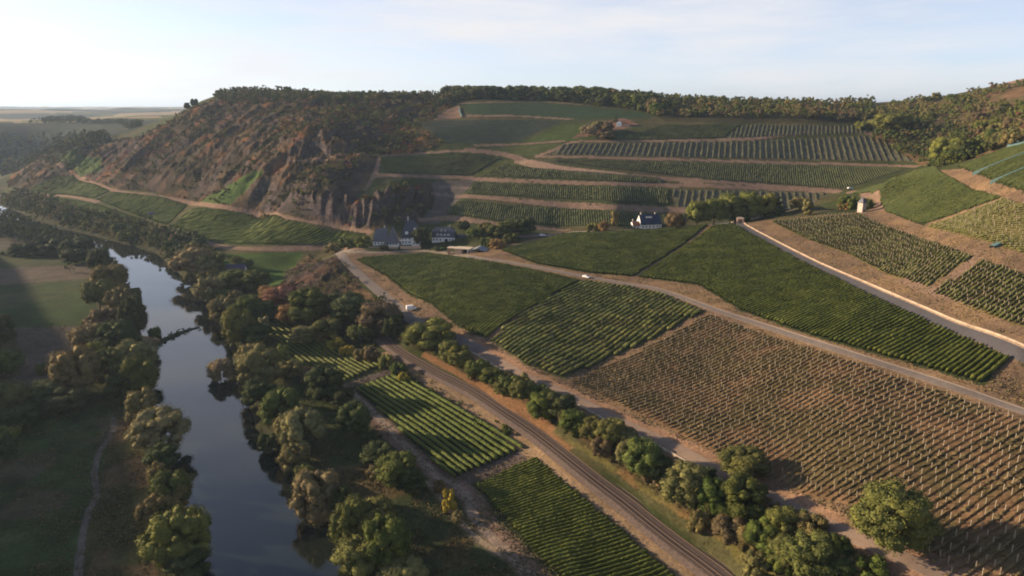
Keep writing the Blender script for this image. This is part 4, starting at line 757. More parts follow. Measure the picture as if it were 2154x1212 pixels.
# masses: filled by spacing
def scatter(poly, sp, keep=lambda x, y: 1.0, jit=.9):
    if len(poly) < 3: return []
    lo = poly.min(0); hi = poly.max(0); r_ = np.random.default_rng(int(abs(lo[0]) + abs(hi[1])))
    gx_, gy_ = np.meshgrid(np.arange(lo[0], hi[0], sp), np.arange(lo[1], hi[1], sp)); x = gx_.ravel() + (r_.random(gx_.size) - .5) * sp * jit; y = gy_.ravel() + (r_.random(gx_.size) - .5) * sp * jit
    m_ = inpoly(x, y, poly); x = x[m_]; y = y[m_]; k = r_.random(len(x)) < np.broadcast_to(keep(x, y), x.shape); return list(zip(x[k], y[k]))
def pick(r_, *w):
    t = r_.random() * sum(b for a, b in w)
    for a, b in w:
        t -= b
        if t <= 0: return a
    return w[-1][0]
rs = random.Random(5)
EXCL = [PD((2050, 217), (2154, 182), (2300, 152), (2300, 200), (2154, 222), (2090, 224)), PD((1690, 209), (1760, 213), (1760, 224), (1690, 220)), PD((1960, 188), (2154, 163), (2154, 174), (1970, 199))]
def mass(poly, sp, hr, shapes, cols, label, group, keep=lambda x, y: 1.0, wr=(.85, 1.2)):
    for x, y in scatter(poly, sp, keep):
        if poly is not WEIR and inpoly(np.array([x]), np.array([y]), RIV)[0]: continue
        if any(inpoly(np.array([x]), np.array([y]), e_)[0] for e_ in EXCL): continue
        h = rs.uniform(*hr); sh_ = pick(rs, *shapes); c = pick(rs, *cols); addtree(x, y, h, h * WIDTH[sh_] * rs.uniform(*wr), sh_, c, ADJ[c] + ' ' + label, group)
mass(PD((0, 440), (25, 404), (60, 412), (130, 434), (240, 462), (345, 486), (400, 506), (440, 530), (400, 560), (340, 530), (225, 500), (100, 468)), 9.5, (8, 13), (('round', 3), ('willow', 1)), (('dark', 4), ('green', 3), ('mid', 2), ('olive', 2)),
     'tree in the wood along the far bend of the river', 'trees along the far bend')
mass(np.array([at_z(a, b, 2)[:2] for a, b in [(-60, 455), (40, 470), (130, 505), (180, 530), (195, 535), (150, 552), (90, 520), (-60, 500)]]), 9, (8, 13), (('round', 1),), (('dark', 5), ('green', 1)), 'tree of the far left bank wood', 'trees on the far left bank', lambda x, y: .85)
mass(PD((440, 530), (470, 545), (560, 615), (600, 645), (560, 700), (520, 690), (480, 650), (430, 590), (400, 560)), 12, (6, 10), (('round', 3), ('willow', 1)), (('green', 3), ('mid', 3), ('olive', 3), ('brown', .5), ('dark', 1)),
     'bank tree between the meadow and the upstream river', 'trees upstream on the right bank', lambda x, y: .42)
mass(PD((485, 700), (535, 720), (560, 790), (640, 850), (690, 900), (620, 940), (560, 870), (520, 800)), 13, (5, 8.5), (('round', 3), ('willow', 1)), (('green', 3), ('dark', 3), ('olive', 2)), 'bank tree in the middle stretch of the right bank', 'trees in the middle of the right bank', lambda x, y: .2)
mass(PD((180, 540), (205, 540), (300, 690), (298, 800), (330, 900), (300, 900), (270, 820), (190, 760), (170, 700), (205, 620)), 14, (7, 11), (('round', 3), ('willow', 1)), (('green', 2), ('dark', 3), ('olive', 2)), 'small tree filling the left bank thicket', 'trees filling the left bank thicket', lambda x, y: .3)
mass(KNOLL, 7, (1.5, 3.5), (('bush', 1),), (('olive', 3), ('brown', 2), ('orange', 1), ('green', 3)), 'low scrub bush on the rocky knoll', 'bushes on the knoll', lambda x, y: .55)
mass(PD((720, 545), (790, 610), (850, 680), (840, 730), (780, 700), (720, 660), (760, 620)), 9, (4, 8), (('round', 2), ('bush', 2)), (('dark', 3), ('green', 3), ('brown', 1), ('olive', 1)), 'tree on the bank below the farmyard lane', 'trees below the farmyard lane', lambda x, y: .55)
hp = PP((860, 715), (960, 745), (1100, 812), (1300, 915), (1480, 1010), (1640, 1095), (1840, 1195), (1800, 1230), (1640, 1190), (1440, 1075), (1280, 960), (1130, 865), (960, 780))
mass(hp, 4.8, (3.4, 6.8), (('bush', 3), ('round', 2)), (('green', 4), ('mid', 4), ('dark', 1), ('lime', .5), ('brown', .6), ('olive', 4)), 'shrub filling the hedge between railway and lane', 'shrubs in the railway hedge', lambda x, y: .92)
mass(PD((810, 748), (840, 760), (1000, 858), (1100, 925), (1080, 932), (960, 862), (850, 795)), 4.5, (1.2, 2.6), (('bush', 1),), (('green', 3), ('lime', 2), ('olive', 2)), 'low shrub between striped plot and railway', 'low shrubs beside the railway', lambda x, y: .55)
def strip(L, o0, o1, side):
    L = resamp(np.array(L), 40); N = -frame(L) * side; return np.concatenate([L + N * o0, (L + N * o1)[::-1]])
mass(strip([at_z(a, b, 0)[:2] for a, b in RR[1:9]], -1, 13, 1), 7.5, (6, 10), (('round', 3), ('willow', 2)), (('green', 3), ('mid', 2), ('olive', 3), ('dark', 3)), 'waterside tree on the outer bank of the bend', 'waterside trees on the outer bank')
mass(strip([at_z(a, b, 0)[:2] for a, b in RR[9:17]], -1, 9, 1), 8, (5, 9), (('round', 3), ('willow', 2), ('bush', 1)), (('green', 3), ('mid', 2), ('olive', 3), ('dark', 3)), 'waterside tree between the larger willows on the right bank', 'waterside trees on the right bank', lambda x, y: .22)
mass(strip([at_z(a, b, 0)[:2] for a, b in RL[2:13]], -1, 9, 1), 8, (5, 9), (('round', 3), ('willow', 2), ('bush', 1)), (('green', 3), ('mid', 2), ('olive', 3), ('dark', 3)), 'waterside tree between the larger willows on the left bank', 'waterside trees on the left bank', lambda x, y: .25)
mass(WEIR, 2.6, (.9, 2.0), (('bush', 1),), (('green', 3), ('dark', 3)), 'low shrub growing on the weir', 'shrubs on the weir')
LW = PP((975, 498), (1100, 478), (1130, 490), (1040, 512))
mass(LW, 9, (3, 6), (('bush', 2), ('round', 1)), (('green', 3), ('mid', 2), ('dark', 2)), 'garden shrub between the houses and the parking place', 'garden shrubs', lambda x, y: .5)
# rocky hill scrub
def hk(x, y): return np.clip((fbm((x - .25 * y) / 30, y / 60, 201, 3) - .40) * 4.0, 0.08, .9)
mass(ROCK, 6.8, (2.0, 6.0), (('bush', 3), ('round', 1)), (('olive', 4), ('brown', 3), ('green', 4), ('dark', 3), ('orange', .9), ('red', .9), ('mid', 3)), 'scrub bush on the rocky hillside', 'bushes on the rocky hill', hk)
crest = PP((455, 222), (560, 222), (700, 222), (850, 222), (950, 222)); 
cr = np.concatenate([crest, crest[::-1] * 1.10])
mass(cr, 7.5, (5, 9.5), (('round', 2), ('bush', 1)), (('dark', 3), ('green', 3), ('olive', 2), ('brown', 1)), 'tree along the crest of the rocky hill', 'trees on the rocky hill crest')
mass(PD((700, 230), (930, 222), (900, 262), (860, 290), (760, 285), (690, 260)), 9, (4, 7.5), (('round', 2), ('bush', 1)), (('dark', 2), ('green', 3), ('olive', 3), ('brown', 1)), 'tree in the scrub at the top of the rocky hill', 'trees at the top of the rocky hill', lambda x, y: .7)
# ridge wood behind the upper fields
e = PP((935, 228), (968, 213), (1060, 211), (1130, 212), (1230, 220), (1350, 236), (1385, 250)); fo = np.concatenate([e * 1.01, (e * 1.14)[::-1]])
mass(fo, 8.2, (10, 16.5), (('wood', 4), ('round', 1)), (('dark', 5), ('green', 5), ('mid', 1), ('olive', 1), ('brown', .5)), 'forest tree in the wood along the ridge', 'trees of the ridge wood', wr=(1.0, 1.6))
e = PP((1385, 250), (1480, 252), (1600, 254), (1700, 256), (1830, 262)); fo = np.concatenate([e * 1.01, (e * 1.10)[::-1]])
mass(fo, 9, (6, 10), (('round', 3), ('bush', 1)), (('olive', 5), ('brown', 2.5), ('green', 3), ('mid', 3), ('orange', .15)), 'tree in the tawny belt above the striped terraces', 'trees of the tawny belt')
fo = np.concatenate([e * 1.11, (e * 1.38)[::-1]])
mass(fo, 13, (8, 13), (('wood', 2), ('round', 2)), (('dark', 3), ('green', 4), ('olive', 2), ('brown', 1)), 'tree on the low skyline right of the ridge wood', 'trees on the low skyline')
mass(PD((1830, 292), (1850, 262), (1900, 250), (2040, 290), (2060, 330), (2010, 345), (1990, 352), (1940, 345), (1880, 318)), 9, (8, 12), (('round', 3), ('wood', 1)), (('dark', 5), ('green', 3), ('brown', 1)), 'tree in the shaded gully wood', 'trees of the gully wood')
mass(PD((1850, 262), (1840, 238), (1900, 215), (2000, 205), (2154, 180), (2330, 150), (2400, 260), (2154, 296), (2060, 330), (2040, 288), (1930, 250)), 9, (5, 10.5), (('round', 3), ('bush', 2)), (('olive', 6), ('brown', 1.3), ('green', 4), ('mid', 5), ('red', .12), ('lime', .6)),
     'tree in the mixed wood on the right hillside', 'trees on the right hillside', lambda x, y: np.clip((fbm(x / 45, y / 45, 301, 3) - .28) * 4, .1, .95))
# wood on the far side of the valley
mass(PD((0, 290), (60, 285), (200, 290), (240, 300), (90, 340), (0, 372)), 19, (12, 20), (('wood', 1),), (('dark', 4), ('green', 2), ('olive', 1)), 'tree on the far valley side', 'trees far down the valley')
mass(PD((60, 246), (150, 243), (300, 262), (290, 270), (150, 252), (60, 254)), 15, (9, 15), (('round', 1),), (('dark', 3), ('green', 1)), 'tree on the edge of the far plateau', 'trees on the far plateau edge', lambda x, y: .85)
print('trees', len(TREES))
TREES.sort(key=lambda t: -t[8] - (10 if t[7] is None else 0))
cnt = {'tree': 0, 'bush': 0}; restT = []
for i, (x, y, h, w, sh_, c, lab, grp, sc_) in enumerate(TREES):
    k_ = 'bush' if sh_ == 'bush' else 'tree'; v = LIB[sh_][int(abs(x * 7 + y * 3)) % len(LIB[sh_])]; z = float(H(x, y)) - .25
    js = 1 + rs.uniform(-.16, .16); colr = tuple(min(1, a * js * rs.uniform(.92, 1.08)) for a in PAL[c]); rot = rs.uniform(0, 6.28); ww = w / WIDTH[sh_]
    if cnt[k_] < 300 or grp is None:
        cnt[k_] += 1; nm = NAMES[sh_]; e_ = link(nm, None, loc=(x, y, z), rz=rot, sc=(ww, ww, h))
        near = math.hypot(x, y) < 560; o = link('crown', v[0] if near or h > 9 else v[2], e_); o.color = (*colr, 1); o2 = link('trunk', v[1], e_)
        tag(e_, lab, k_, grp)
    else: restT.append((x, y, z, h, ww, rot, colr, v))
# dry grass and weeds on the headlands, banks and meadows
nt_ = 230000; th_ = rng.uniform(-.66, .66, nt_); r_ = 140 * (460 / 140) ** rng.random(nt_); x_ = r_ * np.sin(th_); y_ = r_ * np.cos(th_)
k_ = fbm(x_ / 7, y_ / 7, 401, 3) + .25 * rng.random(nt_) > .58
for p in PLOTS: k_ &= ~inpoly(x_, y_, p['w']) | (rng.random(nt_) < .12)
k_ &= ~inpoly(x_, y_, RIV)
for L_, w_r in ((RW, 7), (LM, 2.6), (LU, 4.2), (smooth(PS(*LOWER), 2), 3.6)): k_ &= dpoly(x_, y_, L_[::3], False, 10) > w_r
x_, y_ = x_[k_], y_[k_]; n_ = len(x_); z_ = H(x_, y_); an = rng.uniform(0, 6.28, n_); hw = rng.uniform(.12, .34, n_); hh = rng.uniform(.12, .42, n_); lx = rng.normal(0, .12, n_); ly = rng.normal(0, .12, n_)
ca1, sa1 = np.cos(an) * hw, np.sin(an) * hw
GV_ = np.stack([np.stack([x_ - ca1, y_ - sa1, z_ - .05], -1), np.stack([x_ + ca1, y_ + sa1, z_ - .05], -1), np.stack([x_ + ca1 * .6 + lx, y_ + sa1 * .6 + ly, z_ + hh], -1), np.stack([x_ - ca1 * .8 + lx, y_ - sa1 * .8 + ly, z_ + hh * .8], -1)], 1).reshape(-1, 3)
q = NT('dry_grass'); q.base(q.ramp(q.noise(.35, 5, .75), (.34, (.060, .070, .024)), (.5, (.125, .105, .045)), (.66, (.230, .165, .085))))
tag(link('grass', mesh('grass', GV_, np.arange(n_ * 4).reshape(-1, 4), q.m)), 'dry grass and weeds on the headlands and banks', 'grass', kind='stuff')
# everything smaller and farther in one scattered mass, colours kept per vertex
VV = []; FF = []; CC = []; nv = 0
for x, y, z, h, ww, rot, colr, v in restT:
    V, F = v[3], v[4]; c_, s_ = math.cos(rot), math.sin(rot); X = np.empty_like(V); X[:, 0] = (V[:, 0] * c_ - V[:, 1] * s_) * ww + x; X[:, 1] = (V[:, 0] * s_ + V[:, 1] * c_) * ww + y; X[:, 2] = V[:, 2] * h + z
    VV.append(X); FF.append(F + nv); nv += len(X); CC.append(np.tile(np.array([*colr, 1.0]), (len(X), 1)))
q = NT('scrub_foliage'); a = q.noise(1.1, 4, .7); q.base(q.mix(1.0, q.n('ShaderNodeVertexColor', layer_name='Col').outputs[0], q.ramp(a, (.34, (.6, .62, .62)), (.66, (1.5, 1.4, 1.25))), 'MULTIPLY'))
me = mesh('distant_scrub', np.concatenate(VV), np.concatenate(FF), q.m); ca_ = me.color_attributes.new('Col', 'FLOAT_COLOR', 'POINT'); ca_.data.foreach_set('color', np.concatenate(CC).astype(np.float32).ravel())
tag(link('distant_scrub', me), 'far woods and scrub covering the hillsides', 'scrub', kind='stuff'); print('individual', cnt, 'rest', len(restT), 'faces', len(me.polygons))

# ------------------------------------------------------------------ buildings
M_white = speck('white_render', (.82, .81, .79), .08, 1.0); M_slate = speck('slate', (.060, .066, .085), .2, 2.0, .6); M_slatel = speck('pale_slate', (.115, .118, .135), .18, 2.0, .6)
M_pane = NT('window_glass'); M_pane.base((.03, .035, .045)); M_pane.b.inputs['Roughness'].default_value = .12; M_pane.b.inputs['Specular IOR Level'].default_value = .5; M_pane = M_pane.m
M_frame = speck('window_frame', (.55, .53, .50), .1, 3); M_wood = speck('brown_wood', (.13, .08, .045), .25, 2); M_sand = speck('sandstone', (.52, .36, .25), .15, 1.2); M_brick = speck('chimney_stone', (.45, .42, .40), .2, 3)
M_tile = speck('red_tile', (.26, .12, .075), .2, 2); M_flat = speck('pale_flat_roof', (.55, .45, .32), .12, .8); M_stone = speck('grey_stone', (.22, .20, .18), .25, 1.5); M_blue = speck('blue_slate', (.030, .042, .085), .2, 1.5, .5)
def boxes(*bs):
    V = []; F = []
    for x0, x1, y0, y1, z0, z1 in bs:
        n = len(V); V += [(x0, y0, z0), (x1, y0, z0), (x1, y1, z0), (x0, y1, z0), (x0, y0, z1), (x1, y0, z1), (x1, y1, z1), (x0, y1, z1)]
        F += [(n, n + 3, n + 2, n + 1), (n + 4, n + 5, n + 6, n + 7), (n, n + 1, n + 5, n + 4), (n + 1, n + 2, n + 6, n + 5), (n + 2, n + 3, n + 7, n + 6), (n + 3, n, n + 4, n + 7)]
    return V, F
def bx(name, parent, mat, *bs, **kw):
    V, F = boxes(*bs); return link(name, mesh(name, V, F, mat), parent, **kw)
def gable_wall(name, parent, mat, x0, x1, y0, y1, z0, z1, zr, axis='x'):
    """walls with gables under a ridge along axis"""
    if axis == 'x': ym = (y0 + y1) / 2; V = [(x0, y0, z0), (x1, y0, z0), (x1, y1, z0), (x0, y1, z0), (x0, y0, z1), (x1, y0, z1), (x1, y1, z1), (x0, y1, z1), (x0, ym, zr), (x1, ym, zr)]; F = [(0, 1, 5, 4), (2, 3, 7, 6), (1, 2, 6, 9, 5), (3, 0, 4, 8, 7), (0, 3, 2, 1), (4, 5, 9, 8), (6, 7, 8, 9)]
    else: xm = (x0 + x1) / 2; V = [(x0, y0, z0), (x1, y0, z0), (x1, y1, z0), (x0, y1, z0), (x0, y0, z1), (x1, y0, z1), (x1, y1, z1), (x0, y1, z1), (xm, y0, zr), (xm, y1, zr)]; F = [(0, 1, 5, 8, 4), (2, 3, 7, 9, 6), (1, 2, 6, 5), (3, 0, 4, 7), (0, 3, 2, 1), (5, 6, 9, 8), (7, 4, 8, 9)]
    return link(name, mesh(name, V, F, mat), parent)
def roof(name, parent, mat, x0, x1, y0, y1, z1, zr, axis='x', over=.5, hip=(0, 0), th=.25):
    """pitched roof slab pair; hip = how far the ridge ends stand in"""
    s = (zr - z1) / (((y1 - y0) if axis == 'x' else (x1 - x0)) / 2); x0 -= over; x1 += over; y0 -= over; y1 += over; ze = z1 - s * over + .06; zr += .06
    if axis == 'x': ym = (y0 + y1) / 2; B = [(x0, y0), (x1, y0), (x1, y1), (x0, y1)]; Rg = [(x0 + hip[0], ym), (x1 - hip[1], ym)]; Q = [(0, 1, 5, 4), (2, 3, 4, 5), (1, 2, 5), (3, 0, 4)]
    else: xm = (x0 + x1) / 2; B = [(x0, y0), (x1, y0), (x1, y1), (x0, y1)]; Rg = [(xm, y0 + hip[0]), (xm, y1 - hip[1])]; Q = [(0, 1, 4), (1, 2, 5, 4), (2, 3, 5), (3, 0, 4, 5)]
    V = [(a, b, ze) for a, b in B] + [(a, b, zr) for a, b in Rg]; n = 6; V += [(a, b, ze - th) for a, b in B] + [(a, b, zr - th) for a, b in Rg]
    if axis == 'x': Q = [f for f, h_ in zip(Q, (1, 1, hip[1], hip[0])) if h_]
    else: Q = [f for f, h_ in zip(Q, (hip[0], 1, hip[1], 1)) if h_]
    F = list(Q) + [tuple(i + n for i in f[::-1]) for f in Q]
    E = {}
    for f in Q:
        for a, b in zip(f, f[1:] + f[:1]): E[(a, b)] = 1
    F += [(b, a, a + n, b + n) for a, b in E if (b, a) not in E]
    return link(name, mesh(name, V, F, mat), parent)
def window(parent, x, y, z, w, h, face='y-'):
    """frame standing 4 cm out of the wall, pane inside"""
    f = .09; d = .05
    if face[0] == 'y':
        s = -1 if face[1] == '-' else 1; ya, yb = sorted((y, y + s * d)); o = bx('window', parent, M_frame, (x - w / 2, x + w / 2, ya, yb, z, z + f), (x - w / 2, x + w / 2, ya, yb, z + h - f, z + h), (x - w / 2, x - w / 2 + f, ya, yb, z + f, z + h - f), (x + w / 2 - f, x + w / 2, ya, yb, z + f, z + h - f)); ya, yb = sorted((y, y + s * .02)); bx('pane', o, M_pane, (x - w / 2 + f, x + w / 2 - f, ya, yb, z + f, z + h - f))
    else:
        s = -1 if face[1] == '-' else 1; xa, xb = sorted((x, x + s * d)); o = bx('window', parent, M_frame, (xa, xb, y - w / 2, y + w / 2, z, z + f), (xa, xb, y - w / 2, y + w / 2, z + h - f, z + h), (xa, xb, y - w / 2, y - w / 2 + f, z + f, z + h - f), (xa, xb, y + w / 2 - f, y + w / 2, z + f, z + h - f)); xa, xb = sorted((x, x + s * .02)); bx('pane', o, M_pane, (xa, xb, y - w / 2 + f, y + w / 2 - f, z + f, z + h - f))
def place(name, px, py, rz, label, cat, dz=0.0, tt=None):
    x, y = at_t(px, py, tt)[:2] if tt else Pf(px, py); z = float(H(x, y)); return tag(link(name, None, loc=(x, y, z + dz), rz=R(rz)), label, cat)
def chimney(parent, x, y, z0, z1, s=.4): o = bx('chimney', parent, M_brick, (x - s, x + s, y - s, y + s, z0, z1), (x - s - .1, x + s + .1, y - s - .1, y + s + .1, z1, z1 + .18)); return o
# slate roofed house, two wings
h = place('farmhouse', 812, 517, 4, 'large white house under steep grey slate roofs, with a hipped front gable', 'house')
bx('wall', h, M_white, (-9.5, .9, 0, 9, -2, 4.2)); rf = roof('roof', h, M_slatel, -9.5, 1, 0, 9, 4.2, 12.3, hip=(2.5, 0)); chimney(rf, -1.0, 5.0, 11, 14.2)
bx('wall', h, M_white, (.9, 9.5, -2.5, 9.2, -2, 3.4)); roof('roof', h, M_slatel, 0, 9.5, -2.5, 9, 3.4, 12.8, 'y', hip=(3.6, 0), over=.6)
bx('wall', h, M_white, (11, 25, 4, 19, -2, 6.2)); r2 = roof('roof', h, M_slate, 11, 25, 4, 19, 6.2, 17.5, 'x', hip=(4.5, 5.2), over=.7); chimney(r2, 16, 11.5, 16, 19.5, .5)
bx('wall', h, M_white, (19.2, 24.6, -1.2, 3.9, -2, 6.0)); roof('roof', h, M_slate, 19.2, 24.6, -1.2, 6, 6.0, 9.8, 'y', over=.4)
bx('dormer', h, M_white, (14, 16.2, 4.2, 8, 7.6, 9.4)); bx('dormer', h, M_white, (20.4, 22.6, 6.2, 9.5, 10.2, 11.8))
for x in (-7.8, -5.4, -3.0, -.9): window(h, x, 0, 1.0, 1.1, 1.5)
for x in (1.6, 3.6, 5.8, 7.8): window(h, x, -2.5, .8, 1.2, 1.6)
for x in (20.8, 23): window(h, x, -1.2, .9, 1.0, 1.5); window(h, x, -1.2, 3.6, 1.0, 1.4)
for x in (12.2, 14.4, 17): window(h, x, 4, 1, 1.1, 1.5); window(h, x, 4, 3.8, 1.1, 1.4)
o = bx('door', h, M_wood, (9.8, 10.9, 3.88, 3.95, 0, 2.2)); bx('porch', h, M_white, (9.6, 11, 3.95, 5, -1, 3.2)); bx('garden_wall', h, M_sand, (-12, 9, -8.0, -7.6, -1.5, .8), (11, 26, -7.5, -7.1, -1.5, .9))
# dormer house
h = place('dormer_house', 932, 509, -6, 'white house with blue-grey mansard roof and two rows of small dormers', 'house')
gable_wall('wall', h, M_white, -8.5, 8.5, 0, 10, -2, 3.4, 8.2); bx('wall', h, M_white, (-7, 7, .9, 9, 3.4, 6.6))
V = [(-9, -.5, 3.3), (9, -.5, 3.3), (9, 10.5, 3.3), (-9, 10.5, 3.3), (-8.4, 1.1, 7.3), (8.4, 1.1, 7.3), (8.4, 8.9, 7.3), (-8.4, 8.9, 7.3), (-6.4, 5, 10.4), (6.4, 5, 10.4)]
rf = link('roof', mesh('roof', V, [(0, 1, 5, 4), (1, 2, 6, 5), (2, 3, 7, 6), (3, 0, 4, 7), (4, 5, 9, 8), (6, 7, 8, 9), (5, 6, 9), (7, 4, 8), (3, 2, 1, 0)], M_slate), h); chimney(rf, 4.2, 5.4, 9.6, 11.8)
for x in (-4.2, -1.4, 1.4, 4.2):
    d = bx('dormer', h, M_white, (x - .75, x + .75, .0, 2.2, 4.2, 6.2)); link('dormer_roof', mesh('dormer_roof', *boxes((x - .95, x + .95, -.25, 2.4, 6.2, 6.38)), M_slate), d); window(h, x, 0, 4.6, .9, 1.2)
for x in (-1.4, 1.4): d = bx('dormer', h, M_white, (x - .6, x + .6, 1.6, 4.4, 7.5, 8.9)); link('dormer_roof', mesh('dormer_roof', *boxes((x - .75, x + .75, 1.4, 4.5, 8.9, 9.05)), M_slate), d); window(h, x, 1.6, 7.7, .7, .9)
for x in (-7, -4.5, -2, 5.2, 7.2): window(h, x, 0, .9, 1.1, 1.5)
bx('terrace_door', h, M_pane, (1.2, 3.6, -.05, 0, 0, 2.3)); bx('balcony', h, M_white, (-3, 6, -1.9, -.05, 2.6, 2.75), (-2.9, -2.7, -1.8, -1.6, -1, 2.6), (5.7, 5.9, -1.8, -1.6, -1, 2.6), (1.3, 1.5, -1.8, -1.6, -1, 2.6))
for y in (3, 7): window(h, 8.5, y, 1, 1.1, 1.5, 'x+'); window(h, -8.5, y, 1, 1.1, 1.5, 'x-')
gable_wall('annex_wall', h, M_white, 10.2, 17, 3, 9, -2, 2.6, 4.8); roof('annex_roof', h, M_slate, 10.2, 17, 3, 9, 2.6, 4.8); window(h, 12, 3, .8, 1, 1.1); window(h, 15, 3, .8, 1, 1.1)
# pavilion with flat roof
h = place('pavilion', 976, 534, -14, 'low pale flat-roofed pavilion with terracotta walls and a white column beside the concrete road', 'pavilion')
bx('wall', h, M_sand, (-6.5, -1.6, 0, 7, -1.5, 3.1), (4.2, 9.5, 0, 6, -1.5, 1.9), (-1.6, 4.2, 5.5, 6, -1.5, 3.1)); bx('column', h, M_white, (2.4, 3.0, -.3, .3, -1.5, 3.1)); bx('opening', h, M_pane, (-1.6, 4.2, 5.42, 5.48, .2, 2.8))  # dark sheet before the back wall stands in for shade inside the open bay
bx('flat_roof', h, M_flat, (-13, -6.4, 1.5, 7.5, 2.9, 3.25), (-7, 4.5, -.8, 8, 3.1, 3.5)); bx('wall', h, M_sand, (-12.6, -12.2, 2, 7, -1.5, 2.9))
V, F = boxes((4.5, 20, -1.5, 9, 2.4, 2.7)); V = [(x, y, z + (1.9 * (1 - abs(x - 10) / 10) if x > 4 else 0)) for x, y, z in V]; rf = roof('gable_roof', h, speck('lead_roof', (.20, .22, .25), .15, 1), 3.5, 16, -1, 9, 2.2, 4.6, 'y', over=.6); bx('wall', h, M_stone, (10.5, 15.6, 2, 8.5, -1.5, 2.2))
# white gabled house on the crest
h = place('gabled_house', 1366, 481, 14, 'white house with a tall sunlit gable and dark blue roof standing above the green plot', 'house')
gable_wall('wall', h, M_white, -7.5, 9.5, -1, 8.5, -3, 3.6, 10.4); rf = roof('roof', h, M_blue, -7.3, 9.6, -1, 8.5, 3.6, 10.4, over=.25); chimney(rf, -5.6, 4.4, 9.8, 12, .35); chimney(rf, 6, 4.2, 9.8, 11.6, .3)
d = bx('dormer', h, M_white, (-2.4, 2.2, 1.2, 4, 8.0, 9.3)); link('dormer_roof', mesh('dormer_roof', *boxes((-2.6, 2.4, .9, 4.2, 9.3, 9.5)), M_blue), d); bx('roof_light', h, M_pane, (.5, 2.4, .15, .35, 5.2, 5.9))
gable_wall('annex_wall', h, M_white, -13.5, -7.5, 0, 6, -3, 2.6, 5.6); roof('annex_roof', h, M_tile, -13.3, -7.7, 0, 6, 2.6, 5.6, over=.2); chimney(h, -12.6, 3, 5.2, 7.2, .3)
for x in (-5.5, -3, 0, 3, 6, 8): window(h, x, -1, .9, 1.1, 1.5)
for y, z in ((1.5, 1), (4, 1), (6.5, 1), (2.6, 4.4), (5, 4.4), (3.8, 7.2)): window(h, -7.5, y, z + .2, .9, 1.2, 'x-')
for x in (-12, -9.5): window(h, x, 0, .8, .9, 1.2)
# dark blue roofed long house behind the trees
h = place('long_house', 1606, 462, 4, 'long low house with a dark blue roof half hidden by the yellow-green trees', 'house', 0, 506)
gable_wall('wall', h, M_white, -11, 14, 2, 12, -3, 2.6, 8); roof('roof', h, M_blue, -11, 14, 2, 12, 2.6, 8, hip=(3, 3)); gable_wall('annex_wall', h, M_white, 14.5, 24, 3, 10, -3, 1.6, 4.6); roof('annex_roof', h, M_blue, 14.5, 24, 3, 10, 1.6, 4.6)
for x in (-9, -6.5, -4, -1.5, 1): window(h, x, 2, .6, 1, 1.3)
# gatehouse
h = place('gatehouse', 1557, 470, -10, 'small pale stone gatehouse at the top corner of the asphalt road', 'hut')
bx('wall', h, M_sand, (-2.2, -1.2, 0, 3.6, -1, 3.2), (1.2, 2.2, 0, 3.6, -1, 3.2), (-1.2, 1.2, 3.2, 3.6, -1, 3.2), (-1.2, 1.2, 0, .4, 2.3, 3.2)); V = [(-2.6, -.4, 3.2), (2.6, -.4, 3.2), (2.6, 4, 3.2), (-2.6, 4, 3.2), (-1.2, 1.8, 4.3), (1.2, 1.8, 4.3)]
link('roof', mesh('roof', V, [(0, 1, 5, 4), (1, 2, 5), (2, 3, 4, 5), (3, 0, 4), (3, 2, 1, 0)], M_sand), h); bx('gate_post', h, M_sand, (-4.6, -4.0, .5, 1.1, -1, 1.5), (-4.75, -3.85, .35, 1.25, 1.5, 1.7))
# watchtower
h = place('watchtower', 1812, 446, 26, 'slim square stone watchtower with a pointed dark roof at the track bend', 'tower')
M_tow = speck('tower_stone', (.46, .38, .33), .12, 1.5); bx('wall', h, M_tow, (-1.75, 1.75, -1.75, 1.75, -1, 5.4), (-1.95, 1.95, -1.95, 1.95, 5.4, 5.65))
V = [(-2.1, -2.1, 5.65), (2.1, -2.1, 5.65), (2.1, 2.1, 5.65), (-2.1, 2.1, 5.65), (-1.1, -1.1, 7.7), (1.1, -1.1, 7.7), (1.1, 1.1, 7.7), (-1.1, 1.1, 7.7), (0, 0, 9.4)]
link('roof', mesh('roof', V, [(0, 1, 5, 4), (1, 2, 6, 5), (2, 3, 7, 6), (3, 0, 4, 7), (4, 5, 8), (5, 6, 8), (6, 7, 8), (7, 4, 8), (3, 2, 1, 0)], M_slatel), h); window(h, 0, -1.75, 3.4, .6, .9); window(h, -1.75, 0, 3.4, .6, .9, 'x-'); bx('door', h, M_wood, (-.5, .5, -1.81, -1.75, -.2, 1.9))
# hut in the lower vineyards, cottage on the hill, dark-roofed house among the bank trees
h = place('field_hut', 318, 454, 10, 'small grey stone hut alone in the green slope below the rocky hill', 'hut'); gable_wall('wall', h, M_stone, -2.4, 2.4, 0, 3.6, -1, 2.2, 3.8); roof('roof', h, M_slatel, -2.4, 2.4, 0, 3.6, 2.2, 3.8, over=.3); bx('door', h, M_wood, (-.5, .5, -.06, 0, -.5, 1.7))
h = place('hilltop_cottage', 1304, 266, -8, 'tiny cottage with one bright white wall and brown roof on the hilltop between bushes', 'house'); gable_wall('wall', h, M_white, -3.6, 1.6, 0, 6, -1, 3.8, 5.6, 'y'); roof('roof', h, M_tile, -3.6, 1.6, .4, 6, 3.8, 5.6, 'y', over=.3); gable_wall('wing', h, M_sand, 1.8, 10, 1, 7, -1, 2.8, 5.6); roof('wing_roof', h, M_tile, 1.8, 10, 1, 7, 2.8, 5.6, over=.4); window(h, -1, 0, 1.2, 1.0, 1.4)
